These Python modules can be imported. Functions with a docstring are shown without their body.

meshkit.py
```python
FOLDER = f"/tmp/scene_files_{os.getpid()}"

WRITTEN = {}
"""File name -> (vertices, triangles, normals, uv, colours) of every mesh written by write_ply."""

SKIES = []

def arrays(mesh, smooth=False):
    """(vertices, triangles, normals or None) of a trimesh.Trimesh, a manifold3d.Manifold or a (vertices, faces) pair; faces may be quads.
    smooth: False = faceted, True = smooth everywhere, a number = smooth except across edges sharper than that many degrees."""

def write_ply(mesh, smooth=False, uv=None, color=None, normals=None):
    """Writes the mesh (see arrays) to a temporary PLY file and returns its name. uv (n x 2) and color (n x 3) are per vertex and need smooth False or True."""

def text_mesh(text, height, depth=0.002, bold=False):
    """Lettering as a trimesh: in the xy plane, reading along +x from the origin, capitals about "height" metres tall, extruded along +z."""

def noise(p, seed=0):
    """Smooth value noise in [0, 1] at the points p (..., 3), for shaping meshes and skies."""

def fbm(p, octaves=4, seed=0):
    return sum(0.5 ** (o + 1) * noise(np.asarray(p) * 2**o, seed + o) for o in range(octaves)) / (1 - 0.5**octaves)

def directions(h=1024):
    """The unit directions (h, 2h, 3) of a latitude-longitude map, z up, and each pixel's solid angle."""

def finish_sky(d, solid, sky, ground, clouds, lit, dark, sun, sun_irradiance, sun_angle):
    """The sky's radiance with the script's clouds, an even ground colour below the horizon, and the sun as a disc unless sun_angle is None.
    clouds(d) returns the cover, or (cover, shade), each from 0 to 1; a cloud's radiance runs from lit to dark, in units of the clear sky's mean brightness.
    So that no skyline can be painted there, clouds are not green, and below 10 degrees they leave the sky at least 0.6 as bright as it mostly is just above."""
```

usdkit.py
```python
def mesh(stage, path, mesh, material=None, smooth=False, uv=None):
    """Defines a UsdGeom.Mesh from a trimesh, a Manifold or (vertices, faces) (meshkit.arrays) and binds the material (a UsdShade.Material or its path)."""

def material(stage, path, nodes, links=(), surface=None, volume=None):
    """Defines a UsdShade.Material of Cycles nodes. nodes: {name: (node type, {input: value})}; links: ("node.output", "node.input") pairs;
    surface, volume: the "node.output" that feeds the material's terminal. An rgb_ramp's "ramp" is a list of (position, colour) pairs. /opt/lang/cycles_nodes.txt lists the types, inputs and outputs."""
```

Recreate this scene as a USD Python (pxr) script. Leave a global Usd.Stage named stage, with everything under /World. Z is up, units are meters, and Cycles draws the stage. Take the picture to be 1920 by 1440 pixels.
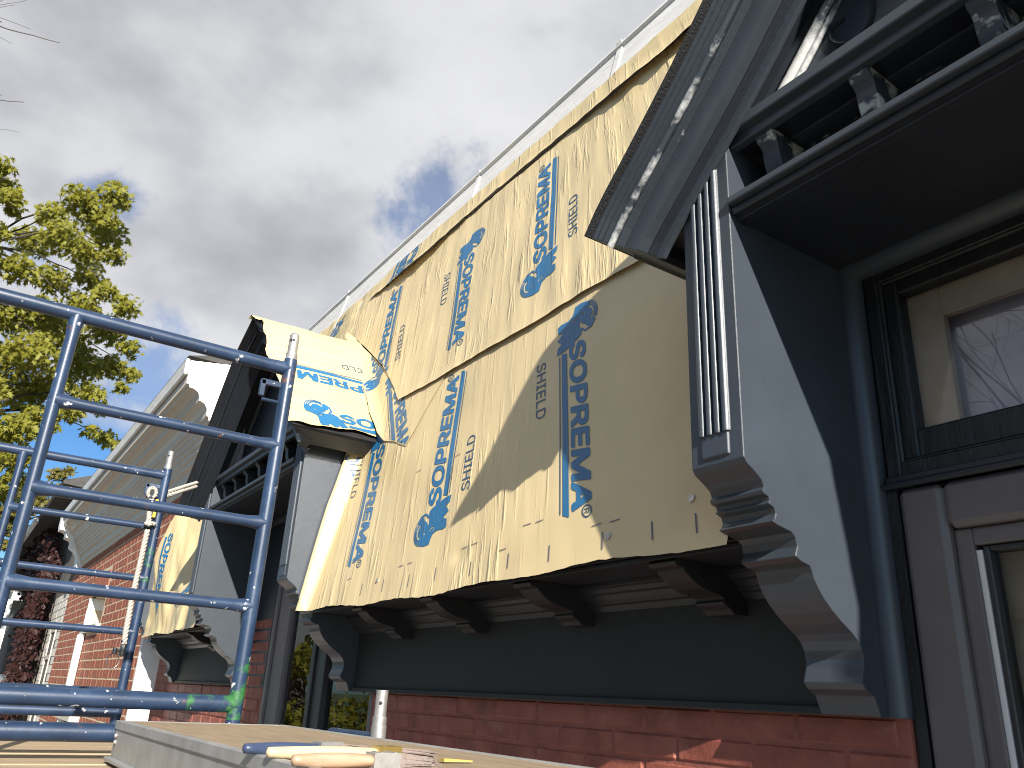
import math, random
import numpy as np, trimesh, shapely
import shapely.geometry as sg, shapely.affinity as sa, shapely.ops as so
import manifold3d as m3
import usdkit, meshkit
from pxr import Usd, UsdGeom, UsdLux, UsdShade, Sdf, Gf

stage = Usd.Stage.CreateInMemory()
UsdGeom.SetStageUpAxis(stage, UsdGeom.Tokens.z)
UsdGeom.SetStageMetersPerUnit(stage, 1.0)
UsdGeom.Xform.Define(stage, '/World')
UsdGeom.Scope.Define(stage, '/World/Looks')

# ------------------------------------------------------------------ camera, sky, sun, exposure
R = np.array([0.55888, 0.82784, 0.04776]); U = np.array([0.27764, -0.24085, 0.93001]); FW = np.array([-0.78138, 0.50622, 0.36476])
# re-orthonormalise
FW = FW / np.linalg.norm(FW); R = R - FW * (R @ FW); R /= np.linalg.norm(R); U = np.cross(R, FW)
cam = UsdGeom.Camera.Define(stage, '/World/camera')
cam.CreateHorizontalApertureAttr(36.0); cam.CreateVerticalApertureAttr(27.0)
cam.CreateFocalLengthAttr(36.0 * 1512.4 / 1920.0)
cam.CreateClippingRangeAttr(Gf.Vec2f(0.02, 2000))
cam.CreateExposureAttr(1.22)
cam.AddTransformOp().Set(Gf.Matrix4d(*R, 0, *U, 0, *(-FW), 0, 0, 0, 0, 1))
SUN = np.array([0.875, -0.231, 0.426]); SUN /= np.linalg.norm(SUN)
ELEV = math.asin(SUN[2]); AZ = math.atan2(SUN[0], SUN[1])
sun = UsdLux.DistantLight.Define(stage, '/World/sun')
sun.CreateIntensityAttr(1.2); sun.CreateAngleAttr(0.5); sun.CreateNormalizeAttr(True); sun.CreateColorAttr(Gf.Vec3f(1.0, 0.95, 0.87))
zax = SUN; xax = np.cross([0, 0, 1.0], zax); xax /= np.linalg.norm(xax); yax = np.cross(zax, xax)
sun.AddTransformOp().Set(Gf.Matrix4d(*xax, 0, *yax, 0, *zax, 0, 0, 0, 0, 1))
CB, CD = (3.7, 3.7, 3.76), (1.35, 1.40, 1.55)            # bright and dark cloud radiance in front of the sky strength
sky = UsdLux.DomeLight.Define(stage, '/World/sky')
skymat = usdkit.material(stage, '/World/Looks/sky', {
    'tc': ('texture_coordinate', {}),
    'sky': ('sky_texture', {'sky_type': 'single_scattering', 'sun_disc': False, 'sun_elevation': ELEV, 'sun_rotation': AZ, 'air_density': 1.0, 'aerosol_density': 0.6}),
    'sep': ('separate_xyz', {}),
    'n1': ('noise_texture', {'scale': 3.1, 'detail': 7.0, 'roughness': 0.52, 'distortion': 0.25}),
    'mp': ('mapping', {'location': (3.3, 1.7, 0.4), 'scale': (1.0, 1.0, 1.7)}),
    'n2': ('noise_texture', {'scale': 2.6, 'detail': 6.0, 'roughness': 0.5}),
    'n3': ('noise_texture', {'scale': 11.0, 'detail': 7.0, 'roughness': 0.62}),
    # clear low band with a ragged upper border
    'lo': ('math', {'math_type': 'multiply_add', 'value2': 0.22}),
    'lor': ('map_range', {'range_type': 'smoothstep', 'from_min': 0.385, 'from_max': 0.45, 'to_min': 0.0, 'to_max': 1.0}),
    # small rifts
    'd1': ('vector_math', {'math_type': 'distance', 'vector2': (-0.746, 0.363, 0.559)}),
    'd2': ('vector_math', {'math_type': 'distance', 'vector2': (-0.867, 0.035, 0.496)}),
    'd3': ('vector_math', {'math_type': 'distance', 'vector2': (-0.938, 0.113, 0.33)}),
    'd2s': ('math', {'math_type': 'multiply', 'value2': 1.9}),
    'm1': ('math', {'math_type': 'minimum'}), 'm2': ('math', {'math_type': 'minimum'}),
    'hw': ('math', {'math_type': 'multiply_add', 'value2': 0.24}),
    'hr': ('map_range', {'range_type': 'smoothstep', 'from_min': 0.125, 'from_max': 0.195, 'to_min': 0.3, 'to_max': 1.0}),
    'gap': ('map_range', {'range_type': 'smoothstep', 'from_min': 0.27, 'from_max': 0.40, 'to_min': 0.45, 'to_max': 1.0}),
    # the bank ends towards the sun's side, where the sky is clear
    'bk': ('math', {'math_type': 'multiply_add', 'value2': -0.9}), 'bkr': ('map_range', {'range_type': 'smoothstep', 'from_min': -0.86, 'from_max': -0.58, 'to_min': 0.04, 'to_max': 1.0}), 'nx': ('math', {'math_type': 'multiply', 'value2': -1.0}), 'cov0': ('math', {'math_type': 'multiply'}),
    'cov': ('math', {'math_type': 'multiply'}), 'cov2': ('math', {'math_type': 'multiply'}), 'cov3': ('math', {'math_type': 'multiply', 'value2': 0.97}),
    'ramp': ('rgb_ramp', {'ramp': [(0.0, CD), (0.38, (1.7, 1.75, 1.9)), (0.5, (2.45, 2.49, 2.62)), (0.60, (3.3, 3.32, 3.4)), (0.72, CB), (1.0, CB)]}),
    'mix': ('mix', {}), 'tint': ('mix', {'mix_type': 'multiply', 'fac': 1.0, 'color2': (0.24, 0.40, 0.58)}),
    'bg': ('background_shader', {'strength': 0.1}),
}, [('tc.generated', 'mp.vector'), ('tc.generated', 'sep.vector'), ('mp.vector', 'n1.vector'), ('mp.vector', 'n2.vector'), ('tc.generated', 'n3.vector'),
    ('n1.fac', 'lo.value1'), ('sep.z', 'lo.value3'), ('lo.value', 'lor.value'),
    ('tc.generated', 'd1.vector1'), ('tc.generated', 'd2.vector1'), ('tc.generated', 'd3.vector1'),
    ('d1.value', 'm1.value1'), ('d2.value', 'd2s.value1'), ('d2s.value', 'm1.value2'), ('m1.value', 'm2.value1'), ('d3.value', 'm2.value2'),
    ('n3.fac', 'hw.value1'), ('m2.value', 'hw.value3'), ('hw.value', 'hr.value'),
    ('n1.fac', 'gap.value'),
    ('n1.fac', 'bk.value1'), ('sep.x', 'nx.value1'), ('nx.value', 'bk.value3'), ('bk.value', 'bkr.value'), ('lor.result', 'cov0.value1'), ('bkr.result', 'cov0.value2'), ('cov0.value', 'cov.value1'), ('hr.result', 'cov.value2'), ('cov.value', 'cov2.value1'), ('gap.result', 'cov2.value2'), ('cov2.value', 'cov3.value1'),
    ('sky.color', 'tint.color1'), ('n2.fac', 'ramp.fac'), ('cov3.value', 'mix.fac'), ('tint.color', 'mix.color1'), ('ramp.color', 'mix.color2'), ('mix.color', 'bg.color')],
    surface='bg.background')
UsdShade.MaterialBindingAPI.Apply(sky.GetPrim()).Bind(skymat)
sky.GetPrim().SetCustomDataByKey('kind', 'structure')

# ------------------------------------------------------------------ helpers
rng = np.random.default_rng(7); random.seed(7)
used = {}
def numbered(path):
    k = used.get(path, -1) + 1; used[path] = k
    return path if k == 0 else f'{path}_{k:03d}'
def tag(p, label=None, cat=None, group=None, kind=None):
    for k, v in (('label', label), ('category', cat), ('group', group), ('kind', kind)):
        if v: p.SetCustomDataByKey(k, v)
    return p
def thing(name, label, cat, loc=(0, 0, 0), group=None):
    x = UsdGeom.Xform.Define(stage, numbered('/World/' + name))
    x.AddTranslateOp().Set(Gf.Vec3d(*map(float, loc)))
    p = x.GetPrim(); p.SetCustomDataByKey('loc_x', float(loc[0]))
    p.ClearCustomDataByKey('loc_x')
    ORG[str(p.GetPath())] = np.array(loc, float)
    return tag(p, label, cat, group)
ORG = {}
def org(path):
    while path and path != '/World':
        if path in ORG: return ORG[path]
        path = path.rpartition('/')[0]
    return np.zeros(3)
def part(parent, name, mesh, mat, smooth=False, label=None, kind=None):
    """mesh is given in world coordinates; stored relative to its thing's base"""
    base = '/World' if parent is None else str(parent.GetPath())
    path = numbered(base + '/' + name)
    if hasattr(mesh, 'to_mesh'):
        mm = mesh.to_mesh(); mesh = trimesh.Trimesh(mm.vert_properties[:, :3], mm.tri_verts, process=False)
    o = org(base)
    if isinstance(mesh, trimesh.Trimesh): v, f = np.array(mesh.vertices) - o, np.array(mesh.faces)
    else: v, f = np.asarray(mesh[0], float) - o, np.asarray(mesh[1], int)
    g = usdkit.mesh(stage, path, trimesh.Trimesh(v, f, process=False), MAT[mat], smooth=smooth)
    return tag(g.GetPrim(), label, kind=kind)
def struct(name, mesh, mat, smooth=False, kind='structure'):
    return part(None, name, mesh, mat, smooth, kind=kind)
def cat(*ms):
    ms = [m for m in ms if m is not None]
    return trimesh.util.concatenate(ms)
def box(x0, x1, y0, y1, z0, z1, c=0.0):
    x0, x1 = min(x0, x1), max(x0, x1); y0, y1 = min(y0, y1), max(y0, y1); z0, z1 = min(z0, z1), max(z0, z1)
    if c <= 0:
        b = trimesh.creation.box((x1 - x0, y1 - y0, z1 - z0)); b.apply_translation(((x0 + x1) / 2, (y0 + y1) / 2, (z0 + z1) / 2)); return b
    c = min(c, (x1 - x0) / 2.2, (y1 - y0) / 2.2, (z1 - z0) / 2.2)
    P = []
    for x, sx in ((x0, 1), (x1, -1)):
        for y, sy in ((y0, 1), (y1, -1)):
            for z, sz in ((z0, 1), (z1, -1)):
                P += [(x + sx * c, y + sy * c, z), (x + sx * c, y, z + sz * c), (x, y + sy * c, z + sz * c)]
    return trimesh.convex.convex_hull(np.array(P))
def prism_x(pts, x0, x1):
    poly = pts if hasattr(pts, 'geom_type') else sg.Polygon(pts).buffer(0)
    gs = getattr(poly, 'geoms', [poly]); out = []
    for g in gs:
        if g.is_empty or g.area < 1e-9: continue
        m = trimesh.creation.extrude_polygon(g, x1 - x0, engine='earcut'); v = m.vertices
        m.vertices = np.stack([v[:, 2] + x0, v[:, 0], v[:, 1]], 1); out.append(m)
    return cat(*out)
def prism_y(pts, y0, y1):
    poly = pts if hasattr(pts, 'geom_type') else sg.Polygon(pts).buffer(0)
    gs = getattr(poly, 'geoms', [poly]); out = []
    for g in gs:
        if g.geom_type != 'Polygon' or g.is_empty or g.area < 1e-9: continue
        m = trimesh.creation.extrude_polygon(g, y1 - y0, engine='earcut'); v = m.vertices
        m.vertices = np.stack([v[:, 0], y1 - v[:, 2], v[:, 1]], 1); out.append(m)
    return cat(*out)
def prism_z(pts, z0, z1):
    m = trimesh.creation.extrude_polygon(sg.Polygon(pts).buffer(0), z1 - z0, engine='earcut'); m.apply_translation((0, 0, z0)); return m
def tube(P, r, n=10, cap=True):
    P = np.asarray(P, float); k = len(P); r = np.broadcast_to(np.asarray(r, float), (k,))
    T = np.gradient(P, axis=0); T /= np.maximum(np.linalg.norm(T, axis=1, keepdims=True), 1e-9)
    a = np.array([0, 0, 1.0]) if abs(T[0][2]) < 0.9 else np.array([1.0, 0, 0])
    N = np.cross(T[0], a); N /= np.linalg.norm(N); V = []
    th = np.arange(n) / n * 2 * np.pi
    for i in range(k):
        N = N - T[i] * (N @ T[i]); N /= max(np.linalg.norm(N), 1e-9); B = np.cross(T[i], N)
        V.append(P[i] + r[i] * (np.cos(th)[:, None] * N + np.sin(th)[:, None] * B))
    V = np.concatenate(V); F = []
    for i in range(k - 1):
        for j in range(n):
            a0, b0 = i * n + j, i * n + (j + 1) % n
            F += [(a0, b0, b0 + n), (a0, b0 + n, a0 + n)]
    if cap:
        V = np.vstack([V, P[0], P[-1]]); c0, c1 = len(V) - 2, len(V) - 1
        for j in range(n):
            F += [(c0, (j + 1) % n, j), (c1, (k - 1) * n + j, (k - 1) * n + (j + 1) % n)]
    m = trimesh.Trimesh(V, np.array(F), process=False)
    if m.volume < 0: m.invert()
    return m
def cyl(a, b, r, n=16, r2=None):
    return tube([a, b], [r, r if r2 is None else r2], n)
def sph(c, r, s=2):
    m = trimesh.creation.icosphere(s, 1.0); m.apply_scale(r); m.apply_translation(c); return m
def fbm(x, y, z=0.0, o=3, seed=0):
    x, y, z = np.broadcast_arrays(np.asarray(x, float), np.asarray(y, float), np.asarray(z, float))
    return meshkit.fbm(np.stack([x, y, z], -1), o, seed)

# ------------------------------------------------------------------ materials
MAT = {}
def lk(s): return [tuple(x.split('>')) for x in s.split()]
def plain(name, col, rough=0.6, metal=0.0, spec=0.5, bump=0.0, bscale=40.0, var=0.0, vscale=6.0, bevel=0.0, bdist=0.004, det=5.0, stretch=(1, 1, 1), coord='geometry.position', rnd=0.0):
    n = {'g': ('geometry', {}), 'mp': ('mapping', {'scale': stretch}), 'p': ('principled_bsdf', {'base_color': col, 'roughness': rough, 'metallic': metal, 'specular_ior_level': spec})}
    l = [('g.position', 'mp.vector')]
    src = None
    if var > 0:
        n['nv'] = ('noise_texture', {'scale': vscale, 'detail': 6.0, 'roughness': 0.6})
        lo = tuple(c * (1 - var) for c in col); hi = tuple(min(1, c * (1 + var)) for c in col)
        n['rv'] = ('rgb_ramp', {'ramp': [(0.25, lo), (0.75, hi)]}); l += [('mp.vector', 'nv.vector'), ('nv.fac', 'rv.fac')]; src = 'rv.color'
    if rnd > 0:
        n['hs'] = ('hsv', {'color': col}); n['rm'] = ('map_range', {'from_min': 0.0, 'from_max': 1.0, 'to_min': 1 - rnd, 'to_max': 1 + rnd})
        l += [('g.random_per_island', 'rm.value'), ('rm.result', 'hs.value')]
        if src: l.append((src, 'hs.color'))
        src = 'hs.color'
    if src: l.append((src, 'p.base_color'))
    nrm = None
    if bevel > 0:
        n['bv'] = ('bevel', {'radius': bevel, 'samples': 4}); nrm = 'bv.bevel'
    if bump > 0:
        n['nb'] = ('noise_texture', {'scale': bscale, 'detail': det, 'roughness': 0.6}); n['b'] = ('bump', {'strength': bump, 'distance': bdist})
        l += [('mp.vector', 'nb.vector'), ('nb.fac', 'b.height')]
        if nrm: l.append((nrm, 'b.normal'))
        nrm = 'b.normal'
    if nrm: l.append((nrm, 'p.normal'))
    MAT[name] = usdkit.material(stage, '/World/Looks/' + name, n, l, surface='p.BSDF')

SLATE = (0.035, 0.043, 0.054)
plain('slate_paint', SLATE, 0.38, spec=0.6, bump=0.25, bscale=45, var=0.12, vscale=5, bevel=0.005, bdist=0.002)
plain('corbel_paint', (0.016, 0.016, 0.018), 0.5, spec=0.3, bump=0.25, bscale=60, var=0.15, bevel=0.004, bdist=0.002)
plain('slate_shaded', (0.015, 0.018, 0.024), 0.42, bump=0.25, bscale=60, var=0.15, bevel=0.004, bdist=0.002)  # darker copy of the slate, shade of undersides and recesses put into the colour
plain('apron_paint', (0.020, 0.024, 0.024), 0.6, spec=0.3, bump=0.2, bscale=90, var=0.1, vscale=3, bdist=0.002)
plain('shingle_edge', (0.008, 0.008, 0.009), 0.9, bump=1.0, bscale=160, bdist=0.006)
plain('old_black', (0.010, 0.011, 0.011), 0.42, bump=1.0, bscale=30, det=8, stretch=(1, 1, 0.25), bdist=0.006, var=0.4, vscale=12)
plain('taupe_frame', (0.110, 0.098, 0.099), 0.42, bump=0.15, bscale=120, var=0.1, bevel=0.006, bdist=0.001)
plain('dark_frame', (0.02, 0.02, 0.022), 0.45)
plain('tan_frame', (0.64, 0.51, 0.34), 0.6, bump=0.3, bscale=30, var=0.22, stretch=(1, 1, 1))
plain('grey_interior', (0.62, 0.59, 0.66), 0.9, var=0.2, vscale=2)
plain('brown_interior', (0.50, 0.43, 0.31), 0.9, var=0.3, vscale=1.5)
plain('white_strip', (0.6, 0.6, 0.6), 0.5)
plain('white_paint', (0.74, 0.74, 0.72), 0.5, var=0.06, vscale=8, bump=0.15, bscale=50, bdist=0.002)
plain('white_metal', (0.60, 0.585, 0.56), 0.32, var=0.14, vscale=7, bump=0.5, bscale=9, det=4, stretch=(0.5, 1, 2.5), bdist=0.012)
plain('soffit_beige', (0.50, 0.46, 0.39), 0.5, var=0.06)
plain('painted_mortar', (0.235, 0.075, 0.052), 0.8, bump=0.6, bscale=60, var=0.25, vscale=14)
plain('red_brick', (0.30, 0.092, 0.048), 0.85, bump=0.6, bscale=50, var=0.28, vscale=11, rnd=0.22, bdist=0.004)
plain('pale_mortar', (0.54, 0.42, 0.29), 0.9, bump=0.4, bscale=60, var=0.12, vscale=8)
plain('white_brick', (0.60, 0.57, 0.51), 0.8, bump=0.6, bscale=30, var=0.12, rnd=0.08)
plain('dark_mortar', (0.10, 0.09, 0.08), 0.9)
plain('galvanised', (0.42, 0.41, 0.39), 0.42, metal=0.7, var=0.25, vscale=30, bump=0.3, bscale=60, bdist=0.002)
plain('aluminium', (0.33, 0.325, 0.31), 0.5, metal=0.45, var=0.22, vscale=14, bump=0.25, bscale=40, bdist=0.002)
plain('plywood', (0.25, 0.185, 0.115), 0.8, var=0.3, vscale=6, stretch=(0.8, 9, 9), bump=0.4, bscale=20, bdist=0.003)
plain('deck_board', (0.33, 0.245, 0.15), 0.8, var=0.3, vscale=6, stretch=(9, 0.8, 9), bump=0.5, bscale=20, bdist=0.003)
plain('rope_white', (0.36, 0.335, 0.29), 0.9, bump=0.4, bscale=250)
plain('tag_yellow', (0.72, 0.40, 0.02), 0.5)
plain('shim_wood', (0.42, 0.29, 0.08), 0.6, var=0.15, vscale=30)
plain('steel_dark', (0.22, 0.21, 0.20), 0.35, metal=0.9)
plain('handle_cream', (0.52, 0.41, 0.24), 0.35, var=0.08, vscale=30)
plain('handle_wood', (0.36, 0.235, 0.15), 0.5, var=0.2, vscale=20, stretch=(8, 1, 8))
plain('handle_blue', (0.035, 0.05, 0.10), 0.4)
plain('brass', (0.55, 0.40, 0.14), 0.3, metal=0.9)
plain('bristle', (0.20, 0.155, 0.135), 0.8, var=0.3, vscale=200)
plain('bark', (0.10, 0.08, 0.065), 0.95, bump=0.8, bscale=25, var=0.3)
plain('branch_dark', (0.035, 0.028, 0.022), 0.95)
plain('twig_grey', (0.085, 0.07, 0.06), 0.9)
plain('asphalt', (0.05, 0.05, 0.052), 0.95, bump=0.4, bscale=60, var=0.2)
plain('concrete', (0.27, 0.245, 0.21), 0.9, bump=0.3, bscale=40, var=0.12)
plain('lawn', (0.06, 0.085, 0.03), 0.95, bump=0.8, bscale=30, var=0.4, vscale=3)
plain('roof_shingle', (0.06, 0.056, 0.052), 0.95, bump=0.6, bscale=25, var=0.3)
plain('stucco', (0.42, 0.38, 0.33), 0.9, var=0.15)
plain('blue_ink', (0.012, 0.145, 0.33), 0.4, bump=0.5, bscale=1.0)
plain('ink_grey', (0.10, 0.10, 0.15), 0.7)
plain('rust_patch', (0.16, 0.07, 0.035), 0.8)

# membrane and print share the creases of the sheet (fine relief only)
def film(name, col, rough, amt, var=0.08):
    MAT[name] = usdkit.material(stage, '/World/Looks/' + name, {
        'g': ('geometry', {}), 'sx': ('separate_xyz', {}),
        'u': ('math', {'math_type': 'multiply_add', 'value2': 0.33}), 'cb': ('combine_xyz', {}),
        'm1': ('mapping', {'scale': (30.0, 5.0, 3.4)}), 'n1': ('noise_texture', {'scale': 1.0, 'detail': 3.0, 'roughness': 0.5, 'distortion': 0.35}),
        'm2': ('mapping', {'scale': (75.0, 20.0, 13.0)}), 'n2': ('noise_texture', {'scale': 1.0, 'detail': 3.0, 'roughness': 0.55, 'distortion': 0.5}),
        'r1': ('map_range', {'range_type': 'smoothstep', 'from_min': 0.50, 'from_max': 0.74, 'to_min': 0.0, 'to_max': 1.0}),
        'n3': ('noise_texture', {'scale': 3.0, 'detail': 4.0}), 'r3': ('rgb_ramp', {'ramp': [(0.3, tuple(c * (1 - var) for c in col)), (0.7, tuple(c * (1 + var) for c in col))]}),
        'a': ('math', {'math_type': 'multiply_add', 'value2': 0.25}),
        'b': ('bump', {'strength': amt, 'distance': 0.010}),
        # the sheet lies smooth over part of its run: few creases there
        'nm': ('noise_texture', {'scale': 2.4, 'detail': 2.0}), 'rm': ('map_range', {'range_type': 'smoothstep', 'from_min': 0.36, 'from_max': 0.60, 'to_min': 0.25, 'to_max': 1.0}),
        'rx': ('map_range', {'range_type': 'smoothstep', 'from_min': -2.15, 'from_max': -1.75, 'to_min': 0.0, 'to_max': 0.9}),
        'rz': ('math', {'math_type': 'less_than', 'value2': 1.302}), 'xz': ('math', {'math_type': 'multiply'}), 'inv': ('math', {'math_type': 'subtract', 'value1': 1.0}),
        'mm': ('math', {'math_type': 'multiply'}), 'hh': ('math', {'math_type': 'multiply'}),
        'p': ('principled_bsdf', {'roughness': rough, 'specular_ior_level': 0.45, 'base_color': col}),
    }, lk('g.position>sx.vector sx.z>u.value1 sx.x>u.value3 u.value>cb.x sx.y>cb.y sx.z>cb.z cb.vector>m1.vector cb.vector>m2.vector m1.vector>n1.vector m2.vector>n2.vector n1.fac>r1.value n2.fac>a.value1 r1.result>a.value3 g.position>nm.vector nm.fac>rm.value sx.x>rx.value sx.z>rz.value1 rx.result>xz.value1 rz.value>xz.value2 xz.value>inv.value2 inv.value>mm.value1 rm.result>mm.value2 a.value>hh.value1 mm.value>hh.value2 hh.value>b.height b.normal>p.normal g.position>n3.vector n3.fac>r3.fac r3.color>p.base_color'), surface='p.BSDF')
TAN = (0.555, 0.44, 0.245)
film('membrane', TAN, 0.42, 0.42)
film('membrane_smooth', (0.51, 0.385, 0.205), 0.42, 0.10)
film('membrane_loose', (0.54, 0.425, 0.225), 0.42, 0.3)
film('print_blue', (0.013, 0.115, 0.25), 0.45, 0.45)
film('print_smooth', (0.016, 0.14, 0.32), 0.45, 0.10)
film('print_dark', (0.03, 0.08, 0.15), 0.5, 0.3)
film('paper_underside', (0.20, 0.15, 0.10), 0.8, 0.2)

# paint with sanded white filler streaks (wear with a shape of its own)
def worn(name, base, lo, hi, scale, stretch, white=(0.55, 0.56, 0.56)):
    MAT[name] = usdkit.material(stage, '/World/Looks/' + name, {
        'tc': ('geometry', {}), 'm': ('mapping', {'scale': stretch}), 'n': ('noise_texture', {'scale': scale, 'detail': 6.0, 'roughness': 0.62}),
        'n2': ('noise_texture', {'scale': 60.0, 'detail': 3.0}), 'mx': ('math', {'math_type': 'multiply_add', 'value2': 0.22}),
        'r': ('map_range', {'from_min': lo, 'from_max': hi, 'to_min': 0.0, 'to_max': 0.9, 'clamp': True}),
        'c': ('mix', {'color1': base, 'color2': white}), 'bv': ('bevel', {'radius': 0.004, 'samples': 4}), 'b': ('bump', {'strength': 0.25, 'distance': 0.003}),
        'p': ('principled_bsdf', {'roughness': 0.38}),
    }, lk('tc.position>m.vector m.vector>n.vector tc.position>n2.vector n2.fac>mx.value1 n.fac>mx.value3 mx.value>r.value r.result>c.fac c.color>p.base_color bv.bevel>b.normal n2.fac>b.height b.normal>p.normal'), surface='p.BSDF')
worn('slate_worn', SLATE, 0.765, 0.83, 7.0, (1.0, 3.0, 1.0))
worn('slate_bead', SLATE, 0.60, 0.74, 5.0, (1, 1, 1), (0.66, 0.66, 0.65))
worn('slate_filler', (0.030, 0.035, 0.042), 0.63, 0.70, 9.0, (0.9, 1.5, 1.6), (0.42, 0.42, 0.38))

# old painted brick with pale bloom
MAT['painted_brick'] = usdkit.material(stage, '/World/Looks/painted_brick', {
    'g': ('geometry', {}), 'n': ('noise_texture', {'scale': 8.0, 'detail': 7.0, 'roughness': 0.62}), 'r': ('rgb_ramp', {'ramp': [(0.28, (0.17, 0.045, 0.030)), (0.5, (0.29, 0.080, 0.052)), (0.72, (0.36, 0.115, 0.075))]}),
    'hs': ('hsv', {}), 'rm': ('map_range', {'from_min': 0.0, 'from_max': 1.0, 'to_min': 0.82, 'to_max': 1.15}),
    'mp': ('mapping', {'scale': (1.0, 1.0, 1.8)}), 'n2': ('noise_texture', {'scale': 6.0, 'detail': 8.0, 'roughness': 0.68}), 'r2': ('map_range', {'from_min': 0.56, 'from_max': 0.74, 'to_min': 0.0, 'to_max': 0.28, 'clamp': True}), 'mx': ('mix', {'color2': (0.42, 0.27, 0.21)}),
    'n3': ('noise_texture', {'scale': 45.0, 'detail': 6.0, 'roughness': 0.6}), 'b': ('bump', {'strength': 0.6, 'distance': 0.004}), 'p': ('principled_bsdf', {'roughness': 0.62}),
}, lk('g.position>n.vector n.fac>r.fac r.color>hs.color g.random_per_island>rm.value rm.result>hs.value hs.color>mx.color1 g.position>mp.vector mp.vector>n2.vector n2.fac>r2.value r2.result>mx.fac mx.color>p.base_color g.position>n3.vector n3.fac>b.height b.normal>p.normal'), surface='p.BSDF')

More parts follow.
